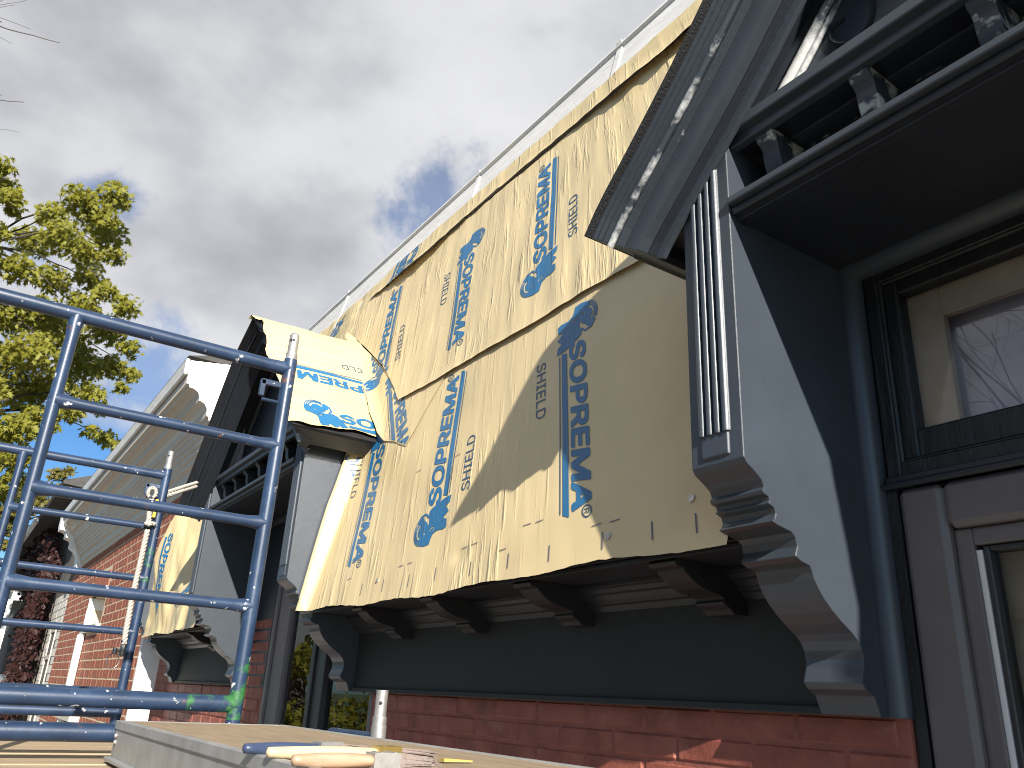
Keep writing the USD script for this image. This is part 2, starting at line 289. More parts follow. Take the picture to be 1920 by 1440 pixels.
# scaffold paint: blue with rust, white drips and green spray
MAT['scaffold_blue'] = usdkit.material(stage, '/World/Looks/scaffold_blue', {
    'g': ('geometry', {}), 's': ('separate_xyz', {}),
    'nv': ('noise_texture', {'scale': 9.0, 'detail': 6.0, 'roughness': 0.65}), 'rv': ('rgb_ramp', {'ramp': [(0.3, (0.010, 0.021, 0.046)), (0.55, (0.016, 0.034, 0.074)), (0.8, (0.038, 0.066, 0.12))]}),
    'nw': ('noise_texture', {'scale': 34.0, 'detail': 5.0, 'roughness': 0.55}), 'rw': ('map_range', {'from_min': 0.665, 'from_max': 0.70, 'to_min': 0.0, 'to_max': 0.9, 'clamp': True}),
    'nr': ('noise_texture', {'scale': 15.0, 'detail': 8.0, 'roughness': 0.7}), 'rr': ('map_range', {'from_min': 0.64, 'from_max': 0.70, 'to_min': 0.0, 'to_max': 0.9, 'clamp': True}),
    'cw': ('mix', {'color2': (0.6, 0.6, 0.58)}), 'cr': ('mix', {'color2': (0.11, 0.055, 0.035)}),
    # green bands: near frame low on its post, far frame high
    'x': ('math', {'math_type': 'greater_than', 'value2': -3.2}), 'xi': ('math', {'math_type': 'subtract', 'value1': 1.0}),
    'za': ('math', {'math_type': 'compare', 'value2': -0.005, 'value3': 0.085}), 'zb': ('math', {'math_type': 'compare', 'value2': 0.54, 'value3': 0.085}),
    'ya': ('math', {'math_type': 'greater_than', 'value2': 0.60}),
    'ga': ('math', {'math_type': 'multiply'}), 'gb': ('math', {'math_type': 'multiply'}), 'gs': ('math', {'math_type': 'add'}), 'gy': ('math', {'math_type': 'multiply'}),
    'gn': ('noise_texture', {'scale': 12.0, 'detail': 6.0, 'roughness': 0.7}), 'gr': ('map_range', {'from_min': 0.485, 'from_max': 0.56, 'to_min': 0.0, 'to_max': 0.75, 'clamp': True}), 'gm': ('math', {'math_type': 'multiply'}),
    'cg': ('mix', {'color2': (0.035, 0.15, 0.025)}), 'b': ('bump', {'strength': 0.3, 'distance': 0.002}),
    'p': ('principled_bsdf', {'roughness': 0.38}),
}, lk('g.position>s.vector g.position>nv.vector g.position>nw.vector g.position>nr.vector g.position>gn.vector nv.fac>rv.fac rv.color>cr.color1 nr.fac>rr.value rr.result>cr.fac cr.color>cw.color1 nw.fac>rw.value rw.result>cw.fac s.x>x.value1 x.value>xi.value2 s.z>za.value1 s.z>zb.value1 s.y>ya.value1 x.value>ga.value1 za.value>ga.value2 xi.value>gb.value1 zb.value>gb.value2 ga.value>gs.value1 gb.value>gs.value2 gs.value>gy.value1 ya.value>gy.value2 gn.fac>gr.value gr.result>gm.value1 gy.value>gm.value2 gm.value>cg.fac cw.color>cg.color1 cg.color>p.base_color nr.fac>b.height b.normal>p.normal'), surface='p.BSDF')

def pane(name, tint, rough=0.0, ior=1.5, boost=0.0):
    MAT[name] = usdkit.material(stage, '/World/Looks/' + name, {
        'f': ('fresnel', {'IOR': ior}), 'fa': ('math', {'math_type': 'add', 'value2': boost, 'use_clamp': True}),
        't': ('transparent_bsdf', {'color': tint}), 'g': ('glossy_bsdf', {'color': (1, 1, 1), 'roughness': rough}), 'm': ('mix_closure', {})},
        lk('f.fac>fa.value1 fa.value>m.fac t.BSDF>m.closure1 g.BSDF>m.closure2'), surface='m.closure')
pane('window_glass', (0.99, 0.99, 0.99), 0.0, 1.5, 0.0)
pane('door_glass', (0.93, 0.93, 0.92), 0.0, 1.5, 0.01)

def leaf(name, ramp, trans=0.45):
    MAT[name] = usdkit.material(stage, '/World/Looks/' + name, {
        'g': ('geometry', {}), 'r': ('rgb_ramp', {'ramp': ramp}), 'd': ('principled_bsdf', {'roughness': 0.5, 'specular_ior_level': 0.3}), 't': ('translucent_bsdf', {}), 'm': ('mix_closure', {'fac': trans})},
        lk('g.random_per_island>r.fac r.color>d.base_color r.color>t.color d.BSDF>m.closure1 t.BSDF>m.closure2'), surface='m.closure')
leaf('maple_leaf', [(0.0, (0.24, 0.23, 0.03)), (0.25, (0.50, 0.44, 0.055)), (0.6, (0.70, 0.57, 0.07)), (0.85, (0.80, 0.58, 0.07)), (1.0, (0.80, 0.45, 0.07))])
leaf('amber_leaf', [(0.0, (0.16, 0.14, 0.03)), (0.5, (0.32, 0.23, 0.04)), (0.85, (0.42, 0.24, 0.05)), (1.0, (0.40, 0.14, 0.06))])
leaf('creeper_leaf', [(0.0, (0.035, 0.012, 0.010)), (0.25, (0.11, 0.026, 0.016)), (0.5, (0.20, 0.055, 0.018)), (0.72, (0.30, 0.13, 0.03)), (0.84, (0.34, 0.22, 0.05)), (0.9, (0.45, 0.045, 0.045)), (1.0, (0.20, 0.21, 0.04))], 0.25)

# ------------------------------------------------------------------ ground
GZ = -2.2
def quad(x0, x1, y0, y1, z): return trimesh.Trimesh([(x0, y0, z), (x1, y0, z), (x1, y1, z), (x0, y1, z)], [(0, 1, 2), (0, 2, 3)], process=False)
struct('ground', quad(-900, 900, -900, 900, GZ - 0.13), 'lawn')
struct('pavement', box(-60, 30, -2.4, 1.6, GZ - 0.12, GZ), 'concrete')
struct('road', quad(-300, 300, -10.5, -2.4, GZ - 0.126), 'asphalt')
struct('pavement', box(-60, 30, -13.5, -10.5, GZ - 0.12, GZ), 'concrete')

# ------------------------------------------------------------------ the grey house with shingle-less fascia
SL = 0.235; SK = math.sqrt(1 + SL * SL)
def fasc(X, s, off=0.0):
    X = np.asarray(X, float); s = np.asarray(s, float)
    z = 0.33 + s / SK; y = 1.31 + SL * (z - 0.34)
    return np.stack([X, y - off / SK, z + off * SL / SK], -1)
house = thing('grey_house', 'low grey painted house front with two gabled bays, roofing underlay and red painted brick below', 'house', (-2.3, 1.6, GZ))
X_END = -7.10
low_core = [(1.322, 0.335), (1.322 + SL * 0.905, 1.24), (2.6, 1.24), (2.6, 0.335)]
for xa, xb in ((X_END, -5.40), (-3.67, -1.10), (0.64, 4.0)): part(house, 'fascia_core', prism_x(low_core, xa, xb), 'slate_shaded')
part(house, 'upper_core', prism_x([(1.322 + SL * 0.9055, 1.2405), (1.322 + SL * 2.36, 2.70), (2.6, 2.70), (2.6, 1.2405)], X_END, 4.0), 'slate_shaded')
part(house, 'upper_body', box(X_END + 0.02, 4.0, 2.62, 11.0, GZ, 2.60), 'slate_shaded')
cap = prism_x([(1.796, 2.435), (1.868, 2.735), (1.855, 2.745), (1.862, 2.765), (1.95, 2.775), (2.2, 2.765), (2.2, 2.70), (1.90, 2.70), (1.84, 2.44)], X_END - 0.03, 4.0)
part(house, 'parapet_flashing', cap, 'white_metal')
for xj in (-5.2, -2.15, -3.35, -0.6):
    part(house, 'flashing_joint', prism_x([(1.790, 2.43), (1.862, 2.737), (1.857, 2.77), (1.95, 2.78), (1.95, 2.76), (1.875, 2.735), (1.80, 2.43)], xj, xj + 0.035), 'white_metal')

# brick wall: backing plus single bricks
def brick_field(parent, x0, x1, z0, z1, yf, course, length, joint, mat, prefix='brick', holes=(), limit=None, c=0.004, proud=0.004, depth=0.05, key=None):
    items = []
    r = 0; z = z1
    while z > z0 + 0.3 * course:
        x = x0 - (0.5 * length if r % 2 else 0.0)
        while x < x1:
            a, b = max(x, x0), min(x + length, x1)
            if b - a > 0.05 and not any(a < h[1] and b > h[0] and z - course < h[3] and z > h[2] for h in holes):
                items.append((a + joint / 2, b - joint / 2, z - course + joint, z))
            x += length
        z -= course; r += 1
    if key: items.sort(key=key)
    rest = []
    for k, (a, b, zb, zt) in enumerate(items):
        d = proud + random.uniform(-0.0015, 0.0025)
        m = box(a, b, yf - d, yf + depth, zb, zt, c)
        if limit is None or k < limit: part(parent, prefix, m, mat)
        else: rest.append(m)
    if rest: part(parent, prefix, cat(*rest), mat, kind='stuff')

wall = part(house, 'brick_wall', box(-3.455, -0.982, 1.603, 2.6, GZ, 0.02), 'painted_mortar')
wall2 = part(house, 'brick_wall', box(-7.95, -4.97, 1.603, 2.6, GZ, 0.40), 'painted_mortar')
brick_field(wall, -3.455, -0.982, -0.80, 0.003, 1.603, 0.0655, 0.245, 0.007, 'painted_brick', c=0.006, proud=0.0035, key=lambda t: -t[3], limit=160)
brick_field(wall2, -7.95, -4.97, -0.50, 0.39, 1.603, 0.0655, 0.235, 0.010, 'painted_brick', c=0.004, proud=0.005, key=lambda t: -t[3], limit=140)
for bx in ((X_END, -5.45, 1.64, 2.6, 0.40, 0.60), (-0.98, 4.0, 1.95, 2.6, GZ, 1.1), (-5.5, -3.4, 1.95, 2.6, GZ, 1.1)): part(house, 'wall_panel', box(*bx), 'apron_paint')

# apron under the fascia, ledge, mouldings, underside
def apron(x0, x1):
    part(house, 'apron_panel', box(x0, x1, 1.578, 1.63, 0.022, 0.36), 'apron_paint')
    part(house, 'apron_ledge', box(x0, x1, 1.566, 1.61, 0.0035, 0.0215, 0.003), 'apron_paint')
    part(house, 'soffit_board', box(x0, x1, 1.335, 1.60, 0.322, 0.333), 'slate_shaded')
    part(house, 'bed_moulding', prism_x([(1.577, 0.322), (1.50, 0.322), (1.50, 0.31), (1.515, 0.306), (1.52, 0.296), (1.532, 0.292), (1.545, 0.280), (1.548, 0.270), (1.560, 0.266), (1.577, 0.25)], x0, x1), 'slate_shaded')
apron(-3.622, -1.148); apron(X_END + 0.06, -5.452)
def corbel(x0, x1):
    pts = [(1.346, 0.322), (1.338, 0.31), (1.346, 0.295), (1.368, 0.288), (1.372, 0.276), (1.384, 0.262), (1.40, 0.245), (1.425, 0.226), (1.452, 0.216), (1.476, 0.211), (1.492, 0.203), (1.497, 0.195), (1.493, 0.184), (1.500, 0.174), (1.518, 0.160), (1.53, 0.142), (1.577, 0.142), (1.577, 0.322)]
    pts = [(y, 0.322 - (0.322 - z) * 0.60) for y, z in pts]
    part(house, 'corbel', prism_x(pts, x0, x1), 'corbel_paint')
for x in (-3.13, -2.55, -1.965, -1.39): corbel(x - 0.044, x + 0.044)
for x in (-5.90,): corbel(x - 0.044, x + 0.044)

PROF = [(1.2, 0.462), (1.207, 0.452), (1.236, 0.434), (1.249, 0.424), (1.254, 0.412), (1.248, 0.404), (1.252, 0.398), (1.266, 0.394), (1.268, 0.387), (1.264, 0.381), (1.280, 0.374), (1.284, 0.364), (1.280, 0.354), (1.272, 0.347), (1.285, 0.342), (1.327, 0.334), (1.338, 0.324), (1.342, 0.308), (1.336, 0.295), (1.334, 0.288), (1.350, 0.280), (1.376, 0.274), (1.382, 0.262), (1.386, 0.248), (1.396, 0.232), (1.412, 0.213), (1.435, 0.193), (1.462, 0.174), (1.49, 0.157), (1.506, 0.144), (1.516, 0.127), (1.519, 0.110), (1.517, 0.094), (1.508, 0.072), (1.506, 0.064), (1.517, 0.052), (1.540, 0.041), (1.548, 0.024), (1.556, 0.004)]
def pilaster_shape(x0, x1, top, yback=1.602):
    return prism_x(PROF + [(yback, 0.004), (yback, top), (1.2, top)], x0, x1)
# the far end bracket of the house
part(house, 'end_bracket', pilaster_shape(X_END - 0.09, X_END + 0.03, 0.9), 'slate_paint')

# rake curve of a gable, half profile
_dx = np.array([0, .12, .25, .464, .64, .787, .96, 1.072, 1.115]); _dz = np.array([2.05, 1.99, 1.92, 1.725, 1.545, 1.39, 1.225, 1.120, 1.068])
from scipy.interpolate import PchipInterpolator
_cur = PchipInterpolator(_dx, _dz)
CX = np.linspace(0, 1.115, 30); CZ = _cur(CX)
TG = np.gradient(np.stack([CX, CZ], 1), axis=0); TG /= np.linalg.norm(TG, axis=1, keepdims=True)
NR = np.stack([TG[:, 1], -TG[:, 0]], 1); NR *= np.sign(-NR[:, 1:2])          # inward (down)
def offc(o):
    P = np.stack([CX, CZ], 1) + NR * o
    return P
TRIM = [0.0]
def band(cx, side, o0, o1):
    a, b = offc(o0), offc(o1)
    e = np.array([-0.25, 0.13]); ee = np.array([0.105, -0.10])
    a = np.vstack([a[0] + e, a, a[-1] + ee]); b = np.vstack([b[0] + e, b, b[-1] + ee])
    # the eave ends are cut nearly level
    pg = sg.Polygon(np.vstack([a, b[::-1]])).buffer(0).intersection(sg.Polygon([(0, 5), (0, 0.432 + TRIM[0]), (1.115, 1.068 + TRIM[0]), (1.3, 1.1735 + TRIM[0]), (1.3, 5)]))
    return sa.translate(sa.scale(pg, xfact=side, yfact=1, origin=(0, 0)), cx, 0)
def tube_curve(cx, side, o, y, r, n=10):
    P = offc(o); P = P[P[:, 0] > 0.0]
    return tube(np.stack([cx + side * P[:, 0], np.full(len(P), y), P[:, 1]], 1), r, n)

def dormer(cx, near):
    lab = 'nearest slate grey gabled bay with filler patches' if near else 'farther dark gabled bay half covered by underlay'
    d = UsdGeom.Xform.Define(stage, numbered(str(house.GetPath()) + '/gabled_bay')).GetPrim(); tag(d, lab)
    xi, xo = 0.782, 0.918
    for sd in (-1, 1):
        TRIM[0] = 0.06 if (sd > 0 and not near) else 0.0
        a, b = sorted((cx + sd * xi, cx + sd * xo))
        w = b - a
        m = [pilaster_shape(a, b, 1.24)]
        f0, f1 = a + 0.255 * w, a + 0.72 * w
        m.append(box(f0 - 0.004, f1 + 0.004, 1.1955, 1.21, 0.475, 0.525, 0.002))
        step = (f1 - f0) / 3.0
        for k in range(4):
            xx = f0 + k * step
            m.append(cyl((xx, 1.1985, 0.523), (xx, 1.1985, 1.2), 0.0085, 10))
        part(d, 'pilaster', cat(*m), 'slate_paint')
        # roofing edge, crown, fascia, inner boards
        part(d, 'roof_edge', prism_y(band(cx, sd, -0.010, 0.006), 1.066, 1.70), 'shingle_edge')
        part(d, 'roof_deck', prism_y(band(cx, sd, 0.0085, 0.056), 1.1485, 1.66), 'slate_shaded')
        crown = [prism_y(band(cx, sd, o0, o1), yf, 1.148) for o0, o1, yf in ((0.0062, 0.014, 1.078), (0.0142, 0.024, 1.086), (0.0242, 0.034, 1.096), (0.0342, 0.039, 1.108), (0.0392, 0.046, 1.113), (0.0462, 0.058, 1.120))]
        part(d, 'raking_cornice', cat(*crown), 'slate_worn' if near else 'slate_shaded')
        part(d, 'rake_bead', tube_curve(cx, sd, 0.047, 1.112, 0.009), 'slate_bead' if near else 'slate_shaded', smooth=True)
        part(d, 'rake_board', prism_y(band(cx, sd, 0.0582, 0.118), 1.143, 1.186), 'slate_paint' if near else 'slate_shaded')
        part(d, 'rake_moulding', cat(prism_y(band(cx, sd, 0.1182, 0.125), 1.170, 1.20), prism_y(band(cx, sd, 0.1252, 0.130), 1.180, 1.20)), 'slate_shaded')
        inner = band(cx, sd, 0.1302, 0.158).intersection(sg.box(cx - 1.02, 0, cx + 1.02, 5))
        part(d, 'inner_rake_board', prism_y(inner, 1.186, 1.1985), 'slate_worn' if near else 'slate_shaded')
        part(d, 'eave_return', prism_y(band(cx, sd, 0.0565, 0.118).intersection(sg.box(cx - 1.3, 0, cx - 1.0, 5) if sd < 0 else sg.box(cx + 1.0, 0, cx + 1.3, 5)), 1.1865, 1.60), 'slate_shaded')
        P = offc(0.118); P = P[(P[:, 1] > 1.25) & (P[:, 0] > 0.0)]
        part(d, 'panel_moulding', cat(tube(np.stack([cx + sd * P[:, 0], np.full(len(P), 1.290), P[:, 1]], 1), 0.014, 10), tube(np.stack([cx + sd * (P[:, 0] - 0.020), np.full(len(P), 1.293), P[:, 1] - 0.010], 1), 0.008, 8)), 'slate_bead' if near else 'slate_shaded', smooth=True)
    TRIM[0] = 0.0
    # gable panel
    tri = so.unary_union([band(cx, s_, 0.055, 1.4) for s_ in (-1, 1)]).intersection(sg.box(cx - 0.95, 1.2, cx + 0.95, 3))
    gp = part(d, 'gable_panel', prism_y(tri, 1.300, 1.36), 'slate_paint' if near else 'slate_shaded')
    from scipy.interpolate import splprep, splev
    SC = np.array([(-0.748, 1.415), (-0.772, 1.414), (-0.785, 1.402), (-0.78, 1.376), (-0.759, 1.354), (-0.721, 1.344), (-0.695, 1.359), (-0.682, 1.392), (-0.680, 1.43), (-0.69, 1.49), (-0.72, 1.56)])
    tck, _u = splprep(SC.T, s=0); cu = np.array(splev(np.linspace(0, 1, 50), tck)).T
    for sd in (-1, 1):
        part(gp, 'scroll_line', tube(np.stack([cx - sd * (cu[:, 0] + 0.23), np.full(50, 1.2995), cu[:, 1]], 1), 0.0065, 6), 'shingle_edge')
    # frieze
    x0, x1 = cx - xi, cx + xi
    part(d, 'upper_rail', cat(box(x0 - 0.03, x1 + 0.03, 1.196, 1.240, 1.220, 1.247, 0.002), box(x0, x1, 1.214, 1.238, 1.193, 1.2198, 0.002)), 'slate_paint')
    part(d, 'rail_backing', box(x0, x1, 1.2405, 1.305, 1.205, 1.246), 'slate_shaded')  # rear of the same rail, coloured darker where its underside lies in shade
    part(d, 'lower_rail', box(x0 + 0.002, x1 - 0.002, 1.190, 1.37, 1.034, 1.051, 0.002), 'slate_paint')
    part(d, 'rail_bed', cat(box(x0, x1, 1.206, 1.26, 1.014, 1.0338, 0.003), box(x0, x1, 1.222, 1.25, 1.004, 1.0138)), 'slate_shaded')
    part(d, 'frieze_board', prism_x([(1.345, 1.052), (1.352, 1.10), (1.345, 1.15), (1.352, 1.23), (1.40, 1.23), (1.40, 1.052)], x0, x1), 'slate_filler' if near else 'slate_shaded')
    part(d, 'frieze_top', box(x0, x1, 1.27, 1.40, 1.2305, 1.245), 'slate_shaded')
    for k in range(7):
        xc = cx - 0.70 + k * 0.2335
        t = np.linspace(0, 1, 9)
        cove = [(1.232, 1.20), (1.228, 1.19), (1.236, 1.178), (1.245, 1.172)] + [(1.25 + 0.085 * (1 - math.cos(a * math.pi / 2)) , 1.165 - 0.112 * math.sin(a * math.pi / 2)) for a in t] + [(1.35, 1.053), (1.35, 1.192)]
        part(d, 'frieze_corbel', prism_x(cove, xc - 0.021, xc + 0.021), 'slate_filler' if near else 'slate_shaded')
    part(d, 'ceiling_board', box(x0, x1, 1.25, 1.64, 1.0095, 1.034 - 0.0005), 'slate_shaded')
    for sd in (-1, 1):
        hi = 0.0 if (near or sd < 0) else 0.045
        a, b = sorted((cx + sd * (xo - 0.002), cx + sd * (1.098 if hi == 0 else 1.03)))
        part(d, 'eave_soffit', box(a, b, 1.206, 1.62, 1.050 + hi, 1.062 + hi), 'slate_shaded')
    # quarter rounds in the recess
    yb = 1.615
    for sd in (-1, 1):
        xx = cx + sd * xi
        part(d, 'quarter_round', cyl((xx, yb, 0.003), (xx, yb, 1.01), 0.036, 20), 'slate_paint', smooth=40)
    part(d, 'quarter_round', cyl((x0, yb, 1.012), (x1, yb, 1.012), 0.036, 20), 'slate_paint', smooth=40)
    return d
near_bay = dormer(-0.23, True); far_bay = dormer(-4.535, False)

# ------------------------------------------------------------------ windows
def window(x0, x1, label, detail=True, ztop=0.985, zbar=0.474):
    w = UsdGeom.Xform.Define(stage, numbered(str(house.GetPath()) + '/window')).GetPrim(); tag(w, label)
    def ring(a, b, c_, d_, t, y0, y1, ch=0.003, tb=None):
        tb = t if tb is None else tb
        return [box(a, a + t, y0, y1, c_, d_, ch), box(b - t, b, y0, y1, c_, d_, ch), box(a + t, b - t, y0 + .0006, y1, d_ - t, d_, ch), box(a + t, b - t, y0 + .0006, y1, c_, c_ + tb, ch)]
    part(w, 'transom_casing', cat(*ring(x0, x1, zbar + 0.012, ztop, 0.032, 1.614, 1.72)), 'old_black')
    part(w, 'transom_sash', cat(*ring(x0 + 0.034, x1 - 0.034, zbar + 0.046, ztop - 0.034, 0.034, 1.632, 1.675, 0.004, 0.068), *ring(x0 + 0.026, x1 - 0.026, zbar + 0.040, ztop - 0.026, 0.012, 1.620, 1.64, 0.004)), 'old_black')
    px0, px1, pz0, pz1 = x0 + 0.067, x1 - 0.067, zbar + 0.113, ztop - 0.067
    part(w, 'pane', box(px0, px1, 1.650, 1.654, pz0, pz1), 'window_glass')
    part(w, 'inner_frame', cat(*ring(px0 - 0.015, px1 + 0.015, pz0 - 0.02, pz1 + 0.02, 0.09, 1.6755, 1.70, 0.003, 0.012), box((px0 + px1) / 2 - 0.02, (px0 + px1) / 2 + 0.02, 1.676, 1.70, pz0, pz1)), 'tan_frame')
    part(w, 'interior', box(px0 - 0.2, px1 + 0.2, 1.745, 1.76, pz0 - 0.1, pz1 + 0.12), 'grey_interior')
    part(w, 'drip_bar', cat(box(x0 + 0.004, x1, 1.600, 1.63, zbar - 0.004, zbar + 0.0115, 0.002), cyl((x0 - 0.012, 1.604, zbar - 0.008), (x1, 1.604, zbar - 0.008), 0.008, 12)), 'slate_shaded')
    zt = zbar - 0.016
    for ja in (x0 - 0.004, x1 - 0.02): part(w, 'jamb_strip', box(ja, ja + 0.024, 1.610, 1.70, GZ + 0.3, zt), 'old_black')
    a, b = x0 + 0.021, x1 - 0.021
    o = 0.095
    part(w, 'lower_frame', cat(*ring(a, b, GZ + 0.35, zt, o, 1.606, 1.71, 0.012)), 'taupe_frame')
    part(w, 'lower_sash', cat(*ring(a + o + .0005, b - o - .0005, GZ + 0.45, zt - o - .0005, 0.035, 1.630, 1.70, 0.003, 0.05), box(a + o, a + o + 0.012, 1.6295, 1.65, GZ + .5, zt - 0.16)), 'taupe_frame')
    part(w, 'weather_strip', box(a + o + 0.0355, a + o + 0.046, 1.638, 1.66, GZ + 0.5, zt - o - 0.045), 'white_strip')
    part(w, 'glazing_bead', cat(*ring(a + o + 0.0465, b - o - 0.036, GZ + 0.5, zt - o - 0.036, 0.012, 1.640, 1.68)), 'dark_frame')
    part(w, 'pane', box(a + o + 0.058, b - o - 0.046, 1.660, 1.664, GZ + 0.51, zt - o - 0.046), 'door_glass')
    part(w, 'interior', box(a + 0.05, b - 0.05, 1.7105, 1.72, GZ, zt), 'brown_interior')
    return w
window(-0.972, 0.512, 'transom window with old black sash over a taupe framed door light')
w2 = UsdGeom.Xform.Define(stage, numbered(str(house.GetPath()) + '/window')).GetPrim(); tag(w2, 'tall window with dark mullion beside the red painted brick')
part(w2, 'outer_frame', cat(box(-4.965, -4.905, 1.600, 1.70, GZ + 0.2, 1.0, 0.008), box(-4.904, -4.70, 1.612, 1.70, GZ + 0.2, 1.0, 0.012), box(-3.50, -3.457, 1.604, 1.70, GZ + 0.2, 0.36, 0.004)), 'taupe_frame')
part(w2, 'mullion', cat(box(-4.27, -4.22, 1.606, 1.69, GZ + .2, 0.99, 0.004), box(-4.215, -4.165, 1.618, 1.69, GZ + .2, 0.99, 0.004), box(-4.16, -4.08, 1.612, 1.69, GZ + .2, 0.99, 0.004)), 'dark_frame')
part(w2, 'pane', box(-4.70, -4.27, 1.640, 1.644, GZ + .2, 0.99), 'door_glass')
part(w2, 'pane', box(-4.08, -3.50, 1.640, 1.644, GZ + .2, 0.99), 'door_glass')
part(w2, 'interior', box(-4.95, -3.46, 1.85, 1.87, GZ, 1.0), 'brown_interior')
part(house, 'recess_panel', box(-5.318, -4.967, 1.600, 1.64, 0.0, 1.01), 'slate_shaded')

# ------------------------------------------------------------------ roofing underlay sheets
def grid_poly(poly, h):
    """triangles (2-D) of a polygon on a grid of size h"""
    x0, y0, x1, y1 = poly.bounds
    nx, ny = max(1, int(math.ceil((x1 - x0) / h))), max(1, int(math.ceil((y1 - y0) / h)))
    gx, gy = np.linspace(x0, x1, nx + 1), np.linspace(y0, y1, ny + 1)
    A, B = np.meshgrid(np.arange(nx), np.arange(ny), indexing='ij'); A, B = A.ravel(), B.ravel()
    cells = shapely.box(gx[A], gy[B], gx[A + 1], gy[B + 1])
    shapely.prepare(poly)
    inside = shapely.contains(poly, cells); touch = shapely.intersects(poly, cells) & ~inside
    idx = lambda i, j: i * (ny + 1) + j
    GX, GY = np.meshgrid(gx, gy, indexing='ij'); V = [np.stack([GX.ravel(), GY.ravel()], 1)]
    a, b = A[inside], B[inside]
    F = [np.stack([idx(a, b), idx(a + 1, b), idx(a + 1, b + 1)], 1), np.stack([idx(a, b), idx(a + 1, b + 1), idx(a, b + 1)], 1)]
    n = (nx + 1) * (ny + 1)
    for g in shapely.intersection(cells[touch], poly):
        for q in getattr(g, 'geoms', [g]):
            if q.geom_type != 'Polygon' or q.area < 1e-8: continue
            v, f = trimesh.creation.triangulate_polygon(q, engine='earcut')
            V.append(np.asarray(v)); F.append(np.asarray(f) + n); n += len(v)
    V, F = np.concatenate(V), np.concatenate(F)
    key = np.round(V / 1e-5).astype(np.int64); _, first, inv = np.unique(key, axis=0, return_index=True, return_inverse=True)
    F = inv.ravel()[F]; V = V[first]
    u = np.unique(F); remap = -np.ones(len(V), int); remap[u] = np.arange(len(u))
    F = remap[F]; F = F[(F[:, 0] != F[:, 1]) & (F[:, 1] != F[:, 2]) & (F[:, 0] != F[:, 2])]
    return V[u], F
def sheet(poly, h, fn):
    V, F = grid_poly(poly, h); P = fn(V[:, 0], V[:, 1]); return trimesh.Trimesh(P, F, process=False)
def facing(m, d):
    n = m.face_normals.mean(0) if len(m.faces) else np.zeros(3)
    if n @ np.asarray(d) < 0: m.invert()
    return m
OUT = np.array([0, -1.0, 0.2])
def wr(X, s, amp, seed=0):
    u = X + 0.33 * s
    a = fbm(u * 12, s * 1.7, 3.3, 2, seed) - 0.5
    b = fbm(u * 30, s * 4.5, 1.3, 2, seed + 5) - 0.5
    c = fbm(X * 2.2, s * 2.2, 7.0, 2, seed + 9) - 0.5
    return amp * (a * 1.5 + 0.55 * b + 1.7 * c)

# print: word, bar, animal emblem and small word, in reading coordinates p (along), q (up); bar starts at p = 0
def text_poly(t, h, bold=True):
    m = meshkit.text_mesh(t, 1.0, 0.01, bold)
    top = m.faces[m.face_normals[:, 2] > 0.5]
    g = so.unary_union([sg.Polygon(m.vertices[f][:, :2]).buffer(1e-5) for f in top])
    return g
def fit(g, p0, p1, q0, q1, slant=0.0, fat=0.0):
    if fat: g = g.buffer(fat, join_style=2)
    x0, y0, x1, y1 = g.bounds
    g = sa.translate(g, -x0, -y0); g = sa.scale(g, (p1 - p0) / (x1 - x0), (q1 - q0) / (y1 - y0), origin=(0, 0))
    if slant: g = sa.skew(g, xs=slant, origin=(0, 0))
    return sa.translate(g, p0, q0)
BL = 0.638
WORD = fit(text_poly('SOPREMA', 1), -0.035, 0.632, 0.040, 0.128, slant=8, fat=0.035)
SMALL = fit(text_poly('SHIELD', 1, False), -0.005, 0.245, -0.142, -0.088, fat=0.004)
BAR = sg.Polygon([(0.0, 0.0), (BL, 0.0), (BL + 0.01, 0.028), (0.006, 0.028)])
THIN = sg.Polygon([(0.01, -0.014), (BL - 0.005, -0.014), (BL - 0.005, -0.009), (0.01, -0.009)])
RING = sg.Point(0.640, 0.105).buffer(0.021).difference(sg.Point(0.640, 0.105).buffer(0.0165))
RLET = fit(text_poly('R', 1, False), 0.632, 0.648, 0.094, 0.116)
# animal emblem: outline from (X, s) of the sheet, turned into p, q
_m = np.array([(-1.965, .955), (-1.935, .958), (-1.902, .953), (-1.883, .940), (-1.880, .934), (-1.887, .919), (-1.868, .912), (-1.857, .896), (-1.853, .880), (-1.861, .863), (-1.852, .860), (-1.841, .867), (-1.834, .841), (-1.845, .832), (-1.865, .838), (-1.875, .850), (-1.893, .857), (-1.913, .876), (-1.917, .864), (-1.906, .845), (-1.893, .833), (-1.892, .815), (-1.905, .803), (-1.933, .791), (-1.966, .776), (-2.007, .770), (-2.012, .800), (-1.992, .812), (-2.026, .835), (-1.999, .861), (-2.031, .868), (-2.045, .900), (-2.028, .906), (-1.988, .904), (-1.966, .916), (-1.963, .934)])
def to_pq(P): p = (0.767 - P[:, 1]) / 0.615 * BL; q = P[:, 0] - (-1.980 + 0.217 * (0.767 - P[:, 1]) / 0.615); return np.stack([p, q], 1)
BEAST = sg.Polygon(to_pq(_m)).buffer(0).buffer(0.004).buffer(-0.003)
eye = sg.Point(*to_pq(np.array([(-1.905, .905)]))[0]).buffer(0.005)
earp = to_pq(np.array([(-1.965, .905), (-1.955, .885), (-1.945, .888), (-1.935, .902)])); ear = sg.LineString(earp).buffer(0.0022)
BEAST = BEAST.difference(eye).difference(ear)
TUSK = []
